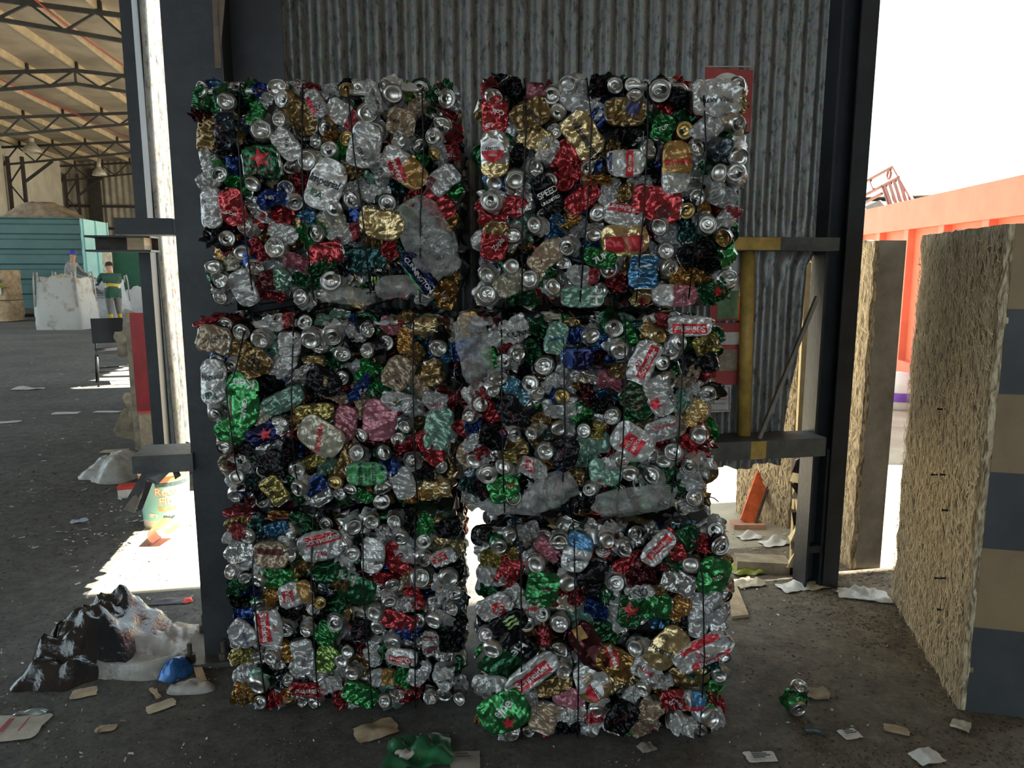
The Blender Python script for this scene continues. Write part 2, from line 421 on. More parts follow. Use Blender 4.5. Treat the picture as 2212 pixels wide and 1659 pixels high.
# ================================================================== THE LONG HALL (left)
UR, UL, UE = -7.88, -14.8, -1.0
ZR, SL = 7.0, .075
VEND = 41.5
def zroof(u): return ZR - SL*abs(u-UR)
hr = thing('ceiling', 'long pitched roof of the hall with pale boards and purlins', 'roof', kind='structure')
for (a, b) in ((UL, UR), (UR, UE)):
    m = MB(); vs = []
    for z_ in (0, .05):
        vs += [B(a, -9, zroof(a)+.2+z_), B(b, -9, zroof(b)+.2+z_), B(b, VEND, zroof(b)+.2+z_), B(a, VEND, zroof(a)+.2+z_)]
    m.add(vs, [(0,3,2,1),(4,5,6,7),(0,1,5,4),(1,2,6,5),(2,3,7,6),(3,0,4,7)])
    m.obj('roof_deck', ROOFM, hr)
PURL = mat('pale_timber_purlin', (.40, .32, .21), .85, 0, .2, 3, .1, 20)
for k in range(-5, 6):
    u = UR + k*1.25
    if not (UL+.1 < u < UE-.1): continue
    m = MB(); z = zroof(u)
    m.add([B(u+a, v, z+b) for v in (-2, VEND) for a, b in ((-.035,.02),(.035,.02),(.035,.2),(-.035,.2))],
          [(0,1,5,4),(1,2,6,5),(2,3,7,6),(3,0,4,7),(0,3,2,1),(4,5,6,7)])
    m.obj('purlin', PURL, hr)
DARKT = mat('dark_truss_steel', (.045, .042, .038), .6, .2, .3, 6)
def truss(v):
    t = thing('roof_truss', '', 'truss', kind='structure')
    m = MB(); dz0, dz1 = .02, .62
    def top(u): return B(u, v, zroof(u)-.03)
    def bot(u): return B(u, v, zroof(u)-.38-.05*abs(u-UR))
    for (a, b) in ((UL, UR), (UR, UE)):
        mt = MB(); mt.bar(top(a), top(b), .09, .09); mt.obj('top_chord', DARKT, t)
        mt = MB(); mt.bar(bot(a), bot(b), .09, .08); mt.obj('bottom_chord', DARKT, t)
    n = 11
    for i in range(n):
        u0 = UL + (UE-UL)*i/n; u1 = UL + (UE-UL)*(i+1)/n
        um = (u0+u1)/2
        mt = MB(); mt.bar(bot(u0), top(um), .05, .05); mt.obj('web_member', DARKT, t)
        mt = MB(); mt.bar(top(um), bot(u1), .05, .05); mt.obj('web_member', DARKT, t)
    mt = MB(); mt.bar(bot(UR), top(UR), .05, .05); mt.obj('web_member', DARKT, t)
    # purlin cleats
    for k in range(-5, 6):
        u = UR + k*1.25
        if UL+.1 < u < UE-.1:
            mt = MB(); mt.bar(B(u+.06, v-.06, zroof(u)), B(u+.06, v-.06, zroof(u)+.18), .1, .06); mt.obj('cleat', DARKT, t)
    return t
lab = ['dark roof truss crossing nearest above the hall entrance', 'dark roof truss with its ridge in view over the hall',
       'dark roof truss above the blue green container', 'dark roof truss close to the far hall end with lamps hanging by it', 'last dark roof truss against the end wall']
for i, v in enumerate((17.6, 23.5, 29.3, 35.0, 40.9)):
    truss(v)['label'] = lab[i]
# columns along the left side of the hall
for i, v in enumerate((29.3, 35.0, 40.9)):
    c = thing('lattice_column', ('nearest', 'middle', 'farthest')[i] + ' dark lattice column on the far side of the hall', 'steel column', kind='structure')
    for du in (0, .55):
        m = MB(); m.bar(B(UL+.2+du, v, 0), B(UL+.2+du, v, 6.1), .12, .12, up=V); m.obj('chord', DARKT, c)
    for k in range(7):
        m = MB(); z = .2+k*.8
        m.bar(B(UL+.2+(.55 if k % 2 else 0), v, z), B(UL+.2+(0 if k % 2 else .55), v, z+.8), .05, .05, up=V); m.obj('brace', DARKT, c)
    m = MB(); m.bar(B(UL+.8, v, 5.1), B(UL+1.9, v, 5.95), .1, .1, up=V); m.obj('knee_brace', DARKT, c)
# end wall and far part of the left wall
ew = thing('wall_end', 'far end wall of the hall in pale corrugated cladding', 'wall', kind='structure')
corr_sheet('corrugated_sheet', UL, -1.0, 0, 7.3, VEND, .30, .035, mat('pale_cladding', (.36, .33, .27), .7, 0, .2, 2), ew, rows=3)
for z in (2.6, 3.5, 4.6):
    m = MB(); m.bar(B(UL, VEND-.12, z), B(-1, VEND-.12, z), .1, .12); m.obj('girt', DARKT, ew)
m = MB(); m.bar(B(UL+1.4, VEND-.2, 0), B(UL+1.4, VEND-.2, 6.4), .5, .2, up=V); m.obj('post', DARKT, ew)
m = MB(); m.bar(B(UL+3.6, VEND-.2, 0), B(UL+3.6, VEND-.2, 6.6), .25, .2, up=V); m.obj('post', DARKT, ew)
lw = thing('wall_far', 'pale panelled side wall of the hall beyond the container', 'wall', kind='structure')
PANEL = mat('pale_wall_panel', (.55, .52, .44), .8, 0, .15, 1.2)
for k in range(9):
    v0 = 30.2 + k*1.25; m = MB()
    m.add([B(UL+a, v, z) for a in (0, .05) for v, z in ((v0, 0), (v0+1.22, 0), (v0+1.245, 6.75), (v0, 6.75))],
          [(0,3,2,1),(4,5,6,7),(0,1,5,4),(1,2,6,5),(2,3,7,6),(3,0,4,7)])
    m.obj('panel', PANEL, lw)
# red pipe under the roof
RPIPE = mat('red_pipe_paint', (.26, .03, .03), .5)
def on_roof(px, py, dz):
    r = ray(px, py); lo, hi = 5.0, 60.0
    for _ in range(40):
        md = (lo+hi)/2; p = EYE + r*md
        if p.z < zroof(p.dot(U)) - dz: lo = md
        else: hi = md
    return EYE + r*lo
m = MB(); m.tube([on_roof(40, -30, .12), on_roof(140, 52, .12), on_roof(268, 143, .12)], .022, 6)
tag(m.obj('sprinkler_pipe', RPIPE), 'thin red pipe below the hall roof nearer the entrance', 'pipe')
m = MB(); m.tube([on_roof(-60, 140, .12), on_roof(60, 200, .12), on_roof(284, 300, .12)], .026, 6)
tag(m.obj('sprinkler_pipe', RPIPE), 'thin red pipe crossing the middle roof trusses of the hall', 'pipe')
# two hanging lamps
LAMPB = mat('old_lamp_enamel', (.45, .42, .36), .5, .1, .2, 9)
def lamp(px, py, v, label, r):
    p = at_v(px, py, v); t = thing('pendant_lamp', label, 'lamp', p)
    m = MB(); m.lathe([(r*.28, r*1.2), (r*.45, r*.95), (r*.8, r*.55), (r, 0), (r*.97, 0), (r*.75, r*.5), (r*.25, r*1.1)], 20); m.obj('shade', LAMPB, t)
    m = MB(); m.lathe([(0, r*2.0), (r*.25, r*2.0), (r*.3, r*1.2), (0, r*1.2)], 12); m.obj('housing', LAMPB, t)
    zr = zroof(p.dot(U)) - p.z
    m = MB(); m.tube([(0,0,r*2), (0,0,max(zr+.19, r*2+.2))], .015, 6); m.obj('rod', DARKT, t)
    m = MB(); m.lathe([(0, r*.15), (r*.5, r*.3), (r*.3, r*.7)], 14)
    e = bpy.data.materials.get('lamp_glass') or mat('lamp_glass', (.9, .85, .7), .3)
    m.obj('bulb', e, t)
lamp(70, 330, 34.6, 'shallow hanging lamp nearer the lattice column', .36)
lamp(215, 379, 36.5, 'bell shaped hanging lamp in front of the end wall', .30)
# ================================================================== CRUSHED CANS: shared meshes and materials
def can_paint():
    m = bpy.data.materials.new('printed_can_aluminium'); m.use_nodes = True
    n = m.node_tree.nodes; l = m.node_tree.links; p = n['Principled BSDF']
    oi = n.new('ShaderNodeObjectInfo'); tc = n.new('ShaderNodeTexCoord')
    at = n.new('ShaderNodeAttribute'); at.attribute_type = 'OBJECT'; at.attribute_name = 'tone'
    bd = n.new('ShaderNodeAttribute'); bd.attribute_type = 'OBJECT'; bd.attribute_name = 'band'
    # second printed colour in a band across the can (band < 0: none)
    sx = n.new('ShaderNodeSeparateXYZ'); l.new(tc.outputs['Object'], sx.inputs[0])
    nz = n.new('ShaderNodeTexNoise'); nz.inputs['Scale'].default_value = 35; l.new(tc.outputs['Object'], nz.inputs['Vector'])
    wv = n.new('ShaderNodeMath'); wv.operation = 'MULTIPLY_ADD'; wv.inputs[1].default_value = .012; l.new(nz.outputs['Fac'], wv.inputs[0]); l.new(sx.outputs['X'], wv.inputs[2])
    gt = n.new('ShaderNodeMath'); gt.operation = 'GREATER_THAN'; l.new(wv.outputs[0], gt.inputs[0]); l.new(bd.outputs['Fac'], gt.inputs[1])
    mx = n.new('ShaderNodeMix'); mx.data_type = 'RGBA'; l.new(gt.outputs[0], mx.inputs['Factor'])
    l.new(oi.outputs['Color'], mx.inputs['A']); l.new(at.outputs['Color'], mx.inputs['B'])
    # scuffs and grime
    n2 = n.new('ShaderNodeTexNoise'); n2.inputs['Scale'].default_value = 55; n2.inputs['Detail'].default_value = 6; n2.inputs['Roughness'].default_value = .7
    l.new(tc.outputs['Object'], n2.inputs['Vector'])
    r2 = n.new('ShaderNodeValToRGB'); r2.color_ramp.elements[0].position = .3; r2.color_ramp.elements[1].position = .55
    r2.color_ramp.elements[0].color = (.45, .43, .40, 1)
    l.new(n2.outputs['Fac'], r2.inputs['Fac'])
    mm = n.new('ShaderNodeMix'); mm.data_type = 'RGBA'; mm.blend_type = 'MULTIPLY'; mm.inputs['Factor'].default_value = .8
    l.new(mx.outputs['Result'], mm.inputs['A']); l.new(r2.outputs['Color'], mm.inputs['B'])
    l.new(mm.outputs['Result'], p.inputs['Base Color'])
    mt = n.new('ShaderNodeAttribute'); mt.attribute_type = 'OBJECT'; mt.attribute_name = 'sheen'
    l.new(mt.outputs['Fac'], p.inputs['Metallic'])
    rr = n.new('ShaderNodeMapRange'); rr.inputs['To Min'].default_value = .16; rr.inputs['To Max'].default_value = .44
    l.new(n2.outputs['Fac'], rr.inputs['Value']); l.new(rr.outputs[0], p.inputs['Roughness'])
    # fine creases
    # crumpled foil: every cell is a small plane tilted its own way
    dn = n.new('ShaderNodeTexNoise'); dn.inputs['Scale'].default_value = 40; l.new(tc.outputs['Object'], dn.inputs['Vector'])
    dv = n.new('ShaderNodeVectorMath'); dv.operation = 'MULTIPLY_ADD'; dv.inputs[1].default_value = (.018, .018, .018)
    l.new(dn.outputs['Color'], dv.inputs[0]); l.new(tc.outputs['Object'], dv.inputs[2])
    def facets(scale, amt):
        vo = n.new('ShaderNodeTexVoronoi'); vo.inputs['Scale'].default_value = scale; l.new(dv.outputs[0], vo.inputs['Vector'])
        sb = n.new('ShaderNodeVectorMath'); sb.operation = 'SUBTRACT'; l.new(dv.outputs[0], sb.inputs[0]); l.new(vo.outputs['Position'], sb.inputs[1])
        cs = n.new('ShaderNodeVectorMath'); cs.operation = 'SUBTRACT'; l.new(vo.outputs['Color'], cs.inputs[0]); cs.inputs[1].default_value = (.5, .5, .5)
        dt = n.new('ShaderNodeVectorMath'); dt.operation = 'DOT_PRODUCT'; l.new(sb.outputs[0], dt.inputs[0]); l.new(cs.outputs[0], dt.inputs[1])
        mu = n.new('ShaderNodeMath'); mu.operation = 'MULTIPLY'; mu.inputs[1].default_value = amt; l.new(dt.outputs['Value'], mu.inputs[0])
        return mu
    fa = facets(30, .5); fb_ = facets(78, .3)
    ad_ = n.new('ShaderNodeMath'); ad_.operation = 'ADD'; l.new(fa.outputs[0], ad_.inputs[0]); l.new(fb_.outputs[0], ad_.inputs[1])
    b1 = n.new('ShaderNodeBump'); b1.inputs['Strength'].default_value = 1.0; b1.inputs['Distance'].default_value = 1.0
    l.new(ad_.outputs[0], b1.inputs['Height']); l.new(b1.outputs[0], p.inputs['Normal'])
    return m
CANP = can_paint()
def can_end():
    m = bpy.data.materials.new('bare_can_aluminium'); m.use_nodes = True
    n = m.node_tree.nodes; l = m.node_tree.links; p = n['Principled BSDF']
    oi = n.new('ShaderNodeObjectInfo'); tc = n.new('ShaderNodeTexCoord')
    n2 = n.new('ShaderNodeTexNoise'); n2.inputs['Scale'].default_value = 40; n2.inputs['Detail'].default_value = 5
    l.new(tc.outputs['Object'], n2.inputs['Vector'])
    r2 = n.new('ShaderNodeValToRGB'); r2.color_ramp.elements[0].position = .3; r2.color_ramp.elements[1].position = .6
    r2.color_ramp.elements[0].color = (.30, .29, .27, 1); r2.color_ramp.elements[1].color = (.62, .61, .59, 1)
    l.new(n2.outputs['Fac'], r2.inputs['Fac'])
    at = n.new('ShaderNodeAttribute'); at.attribute_type = 'OBJECT'; at.attribute_name = 'gilt'
    mx = n.new('ShaderNodeMix'); mx.data_type = 'RGBA'; mx.blend_type = 'MULTIPLY'; l.new(at.outputs['Fac'], mx.inputs['Factor'])
    l.new(r2.outputs['Color'], mx.inputs['A']); mx.inputs['B'].default_value = (.95, .70, .30, 1)
    l.new(mx.outputs['Result'], p.inputs['Base Color'])
    p.inputs['Metallic'].default_value = .95; p.inputs['Roughness'].default_value = .3
    return m
CANE = can_end()
HOLE_SHADE = mat('can_opening_shade', (.012, .012, .012), .8)  # black disc on the lid, painted for the shade inside the opening

def tri(x): return abs((x % 1.0)*2-1)*2-1
class Crumple:
    """piecewise-planar folds: a sum of triangle waves in random directions"""
    def __init__(s, rng, n, wl, amp):
        s.w = []
        for k in range(n):
            a = rng.uniform(0, pi); L = wl*rng.uniform(.6, 1.7)
            s.w.append((cos(a)/L, sin(a)/L, rng.random(), amp*L/wl*rng.uniform(.5, 1.2)))
    def __call__(s, x, z): return sum(A*tri(a*x+b*z+p) for a, b, p, A in s.w)

def face_can(rng, L=.135, W=.080, D=.016, sev=1.0, ends=(1, 1), nt=28, ns=30, rd=.7):
    """can squashed flat, lying along x, its broad side towards -y"""
    mb = MB(); cr = Crumple(rng, 7, .042, .0036*sev); cr2 = Crumple(rng, 6, .017, .0015*sev)
    ox = rng.uniform(0, 9); bend = rng.uniform(-.012, .012)*sev; sh = rng.uniform(-.2, .2)*sev
    ss = [pi + pi*i/ns for i in range(ns)] + [2*pi + pi*i/6 for i in range(6)]
    n = len(ss); vs = []
    for j in range(nt+1):
        t = j/nt; x = (t-.5)*L
        e = min(t, 1-t)
        w_ = .13 if rd > .6 else .26; k = min(1, e/w_); taper = rd + (1-rd)*(k*k*(3-2*k) if rd > .6 else math.sqrt(max(0, 1-(1-k)**2)))
        wn_ = 1 + .16*sev*noise.noise(Vector((t*2.3+ox, 3.1, ox))) - .10*sev*max(0, noise.noise(Vector((t*6+ox, 7.7, 1))))
        for a in ss:
            c, s_ = cos(a), sin(a)
            z = W/2*taper*wn_*math.copysign(abs(c)**.75, c)
            y = D*(.9 if s_ < 0 else .7)*math.copysign(abs(s_)**.6, s_)
            f = abs(s_)
            if s_ < 0:
                y += (cr(x, z)+cr2(x, z))*min(1, f*1.5)
            z += bend*((2*t-1)**2) + sh*x*.12 + .0035*sev*noise.noise(Vector((x*60+ox, z*60, a)))
            xx = x + .004*sev*noise.noise(Vector((z*45, ox, t*3))) + (.006*sev*noise.noise(Vector((z*30, ox+5, 1.7))) if e < .1 else 0)
            vs.append((xx, y, z))
    fs0 = []; fs1 = []
    for j in range(nt):
        for i in range(n):
            f = (j*n+i, j*n+(i+1) % n, (j+1)*n+(i+1) % n, (j+1)*n+i)
            sil = (j == 0 and ends[0]) or (j == nt-1 and ends[1])
            (fs1 if sil else fs0).append(f)
    mb.add(vs, fs0 + fs1, 0, True)
    for k in range(len(fs0), len(fs0)+len(fs1)): mb.m[k] = 1
    mb.f.append([i for i in range(n)]); mb.m.append(1); mb.sm.append(False)
    mb.f.append([nt*n+i for i in range(n)][::-1]); mb.m.append(1); mb.sm.append(False)
    return mb
def wad(rng, n=14, r=.045):
    """can crushed to a ragged wad"""
    mb = MB(); ox = rng.uniform(0, 50); vs = []; fs = []; m = 18
    cr = Crumple(rng, 9, .03, .005)
    for j in range(n+1):
        ph = pi*j/n
        for i in range(m):
            th = 2*pi*i/m
            d = Vector((sin(ph)*cos(th), .5*cos(ph), sin(ph)*sin(th)))
            q = r*(1 + .35*noise.noise(d*1.6+Vector((ox,0,0))) + .22*tri(d.x*1.7+ox) + .15*tri(d.z*2.3+d.y))
            p = d*q; p.y += cr(p.x, p.z)*.8
            vs.append(p)
    for j in range(n):
        for i in range(m):
            fs.append((j*m+i, j*m+(i+1) % m, (j+1)*m+(i+1) % m, (j+1)*m+i))
    mb.add(vs, fs, 0, True)
    for k in range(len(fs)):
        if rng.random() < .06: mb.m[k] = 1
    return mb
def end_body(rng, L=.055):
    """stub of a can pointing at -y, crumpled behind its shoulder"""
    mb = MB(); n = 22; nt = 9; ox = rng.uniform(0, 30); vs = []; fs = []
    dx, dz = rng.uniform(-.03, .03), rng.uniform(-.03, .03)
    for j in range(nt+1):
        t = j/nt; y = t*L
        r = .0265 + (.0335-.0265)*min(1, t/.28)
        for i in range(n):
            a = 2*pi*i/n
            k = max(0, t-.2)
            q = r*(1 + k*(.55*noise.noise(Vector((cos(a)*1.4+ox, sin(a)*1.4, t*2))) + .28*tri(a*.8+ox+t*2)))
            vs.append((q*cos(a)+dx*k, y*(1-.25*k), q*sin(a)+dz*k))
    for j in range(nt):
        for i in range(n):
            fs.append((j*n+i, (j+1)*n+i, (j+1)*n+(i+1) % n, j*n+(i+1) % n))
    mb.add(vs, fs, 0, True)
    for k in range(n*1): mb.m[k] = 1
    mb.f.append([nt*n+i for i in range(n)]); mb.m.append(0); mb.sm.append(False)
    return mb
def fold_lid(mb, rng, amt):
    a = rng.uniform(0, 2*pi); c = rng.uniform(-.006, .008)
    out = []
    for x, y, z in mb.v:
        d = cos(a)*x + sin(a)*z - c
        yy = y + amt*abs(d) - amt*.012
        k = 1 - .25*abs(amt)*abs(d)/.027
        out.append((x*k, yy, z*k))
    mb.v = out
RY = Matrix.Rotation(pi/2, 4, 'X')     # lathe axis z -> -y
def lid_top(rng, open_=True, fold=0.0):
    mb = MB()
    mb.lathe([(.0272, -.004), (.0276, .0012), (.0262, .0022), (.0248, .0008), (.0236, -.0042), (.0222, -.0048), (.0212, -.0016), (.0120, -.0012), (0.0002, -.0012)], 26, 0, True, RY)
    if open_:
        vs = [(.0095*cos(2*pi*i/14), .0105+.0078*sin(2*pi*i/14), -.0008) for i in range(14)]
        mb.add(vs, [tuple(range(14))], 1, False, RY)
    # tab: ring plate with a finger hole
    o = []; 
    for k, (rx, ry_, z) in enumerate(((.0078, .0118, .0004), (.0078, .0118, .0018), (.0048, .0052, .0018), (.0048, .0052, .0004))):
        for i in range(14):
            a = 2*pi*i/14; cy = -.004 if k in (0, 1) else -.0085
            o.append((rx*cos(a), cy+ry_*sin(a), z))
    fs = [(k*14+i, k*14+(i+1) % 14, (k+1)*14+(i+1) % 14, (k+1)*14+i) for k in range(3) for i in range(14)]
    mb.add(o, fs, 0, True, RY)
    if fold: fold_lid(mb, rng, fold)
    return mb
def lid_dome(rng, fold=0.0, dent=0.0):
    mb = MB()
    mb.lathe([(.0330, -.020), (.0328, -.010), (.0300, -.004), (.0262, .0012), (.0248, .0022), (.0234, .0008), (.0222, -.0042), (.0190, -.0072), (.0145, -.0096), (.0085, -.0112), (.0002, -.0118)], 26, 0, True, RY)
    if dent:
        ox = rng.uniform(0, 20)
        mb.v = [(x, y + dent*.012*noise.noise(Vector((x*70+ox, z*70, 0))) + dent*.004*tri(x*40+z*25+ox), z) for x, y, z in mb.v]
    if fold: fold_lid(mb, rng, fold)
    return mb
rng = random.Random(21)
FACES = [face_can(rng, .135, .080, rnd(.013, .02), s, e, rd=r).mesh('crushed_can', [CANP, CANE])
         for s, e, r in ((.4, (0,0), .30), (.5, (1,1), .68), (.55, (0,0), .42), (.7, (1,0), .5), (.85, (0,1), .66), (.9, (1,1), .72), (1.0, (1,0), .4), (1.1, (0,0), .72), (1.2, (1,1), .65), (1.3, (0,1), .45), (1.5, (1,0), .7), (1.7, (0,0), .5), (1.9, (0,1), .7), (2.1, (0,0), .6))]
WADS = [wad(rng).mesh('crushed_can', [CANP, CANE]) for k in range(8)]
BODIES = [end_body(rng, rng.uniform(.045, .07)).mesh('crushed_can', [CANP, CANE]) for k in range(8)]
TOPS = [lid_top(rng, True).mesh('can_lid', [CANE, HOLE_SHADE]), lid_top(rng, True, .25).mesh('can_lid', [CANE, HOLE_SHADE]), lid_top(rng, False, -.2).mesh('can_lid', [CANE, HOLE_SHADE]),
        lid_top(rng, True, .6).mesh('can_lid', [CANE, HOLE_SHADE]), lid_top(rng, True, -.35).mesh('can_lid', [CANE, HOLE_SHADE])]
DOMES = [lid_dome(rng).mesh('can_bottom', [CANE]), lid_dome(rng, 0, .5).mesh('can_bottom', [CANE]), lid_dome(rng, .35).mesh('can_bottom', [CANE]),
         lid_dome(rng, -.4, .4).mesh('can_bottom', [CANE]), lid_dome(rng, .6, .6).mesh('can_bottom', [CANE]), lid_dome(rng, 0, .25).mesh('can_bottom', [CANE])]
BVHS = {}
def bvh(me):
    if me.name not in BVHS:
        BVHS[me.name] = BVHTree.FromPolygons([v.co.copy() for v in me.vertices], [tuple(p.vertices) for p in me.polygons])
    return BVHS[me.name]

CRAW = dict(s=(.50,.50,.50), S=(.72,.72,.71), w=(.62,.62,.61), g=(.018,.15,.055), G=(.025,.34,.075), r=(.34,.018,.03), R=(.58,.03,.045), o=(.36,.23,.07), O=(.72,.52,.20),
         a=(.50,.25,.03), k=(.022,.022,.026), b=(.025,.08,.32), B=(.06,.28,.55), t=(.20,.40,.31), p=(.55,.16,.22), m=(.13,.02,.025), c=(.20,.50,.66), n=(.42,.30,.19),
         l=(.28,.50,.07), y=(.42,.34,.06), z=(.12,.16,.20), e=(.55,.50,.36), v=(.02,.10,.10), N=(.025,.03,.13))
C = {}
for k_, c_ in CRAW.items():
    g_ = .3*c_[0]+.55*c_[1]+.15*c_[2]; q_ = .22
    C[k_] = tuple((x*(1-q_)+g_*q_)*.95+.004 for x in c_)
PRT = {}
def pmat(key):
    if key not in PRT:
        PRT[key] = mat('print_ink_'+{'r':'red','w':'white','k':'black','g':'green','l':'lime','b':'blue','a':'amber','N':'navy','o':'gold','R':'bright_red','G':'bright_green'}.get(key, 'tint'), 
                       {'w': (.66,.66,.65), 'r': (.42,.02,.03), 'R': (.55,.03,.04), 'k': (.03,.03,.035)}.get(key, C.get(key, (.3,.3,.3))), .4, .25, .2, 60)
    return PRT[key]
STAR = [(cos(pi/2+i*pi/5)*(1 if i % 2 == 0 else .40), sin(pi/2+i*pi/5)*(1 if i % 2 == 0 else .40)) for i in range(10)]
def print_on(can, me, Mc, kind, arg, size, rot, off, key, aspect=1.0, lift=.0007):
    """lay a flat printed mark on the crumpled can: can-space = projection along world y"""
    bm = bmesh.new()
    if kind == 'text':
        tm = text_mesh(arg, 1.0, .018, .15 if arg in ('Imperial',) else 0, spacing=.92)
        bm.from_mesh(tm); bpy.data.meshes.remove(tm)
    elif kind == 'rect':
        v = [bm.verts.new(p) for p in ((-.5,-.5,0),(.5,-.5,0),(.5,.5,0),(-.5,.5,0))]; bm.faces.new(v)
    elif kind == 'disc':
        v = [bm.verts.new((.5*cos(2*pi*i/24), .5*sin(2*pi*i/24), 0)) for i in range(24)]; bm.faces.new(v)
    elif kind == 'half':
        v = [bm.verts.new((.5*cos(pi+pi*i/14), .5*sin(pi+pi*i/14), 0)) for i in range(15)]; bm.faces.new(v)
    elif kind == 'star':
        v = [bm.verts.new((x*.5, y*.5, 0)) for x, y in STAR]; bm.faces.new(v)
    elif kind == 'claw':
        for dx in (-.3, 0, .3):
            pts = [(dx-.10,.5),(dx+.10,.42),(dx+.04,0),(dx+.13,-.25),(dx,-.55),(dx-.06,-.2),(dx-.10,.1)]
            v = [bm.verts.new((x, y, 0)) for x, y in pts]; bm.faces.new(v)
    elif kind == 'grid':
        for ix in range(5):
            for iy in range(5):
                x = -.5+ix*.2; y = -.5+iy*.2
                v = [bm.verts.new((x+a, y+b, 0)) for a, b in ((.03,.03),(.16,.03),(.16,.12),(.03,.12))]; bm.faces.new(v)
    for v in bm.verts: v.co.x *= size*aspect; v.co.y *= size
    cut_grid(bm, .006)
    bmesh.ops.triangulate(bm, faces=bm.faces[:])
    R2 = Matrix.Rotation(radians(rot), 2)
    inv = Mc.inverted(); tree = bvh(me); drop = []
    dirl = (inv.to_3x3() @ Vector((0, 1, 0))).normalized()
    for v in bm.verts:
        q = R2 @ Vector((v.co.x, v.co.y))
        wpt = Mc.translation + Vector((q.x+off[0], -.15, q.y+off[1]))
        lo = inv @ wpt
        hit = tree.ray_cast(lo, dirl)
        if hit[0] is None: drop.append(v); v.co = lo
        else: v.co = hit[0] - dirl*lift
    bmesh.ops.delete(bm, geom=drop, context='VERTS')
    if not bm.faces: bm.free(); return
    pm = bpy.data.meshes.new('lettering'); bm.to_mesh(pm); bm.free()
    for po in pm.polygons: po.use_smooth = True
    pm.materials.append(pmat(key))
    return link('lettering' if kind == 'text' else 'printed_mark', pm, can)
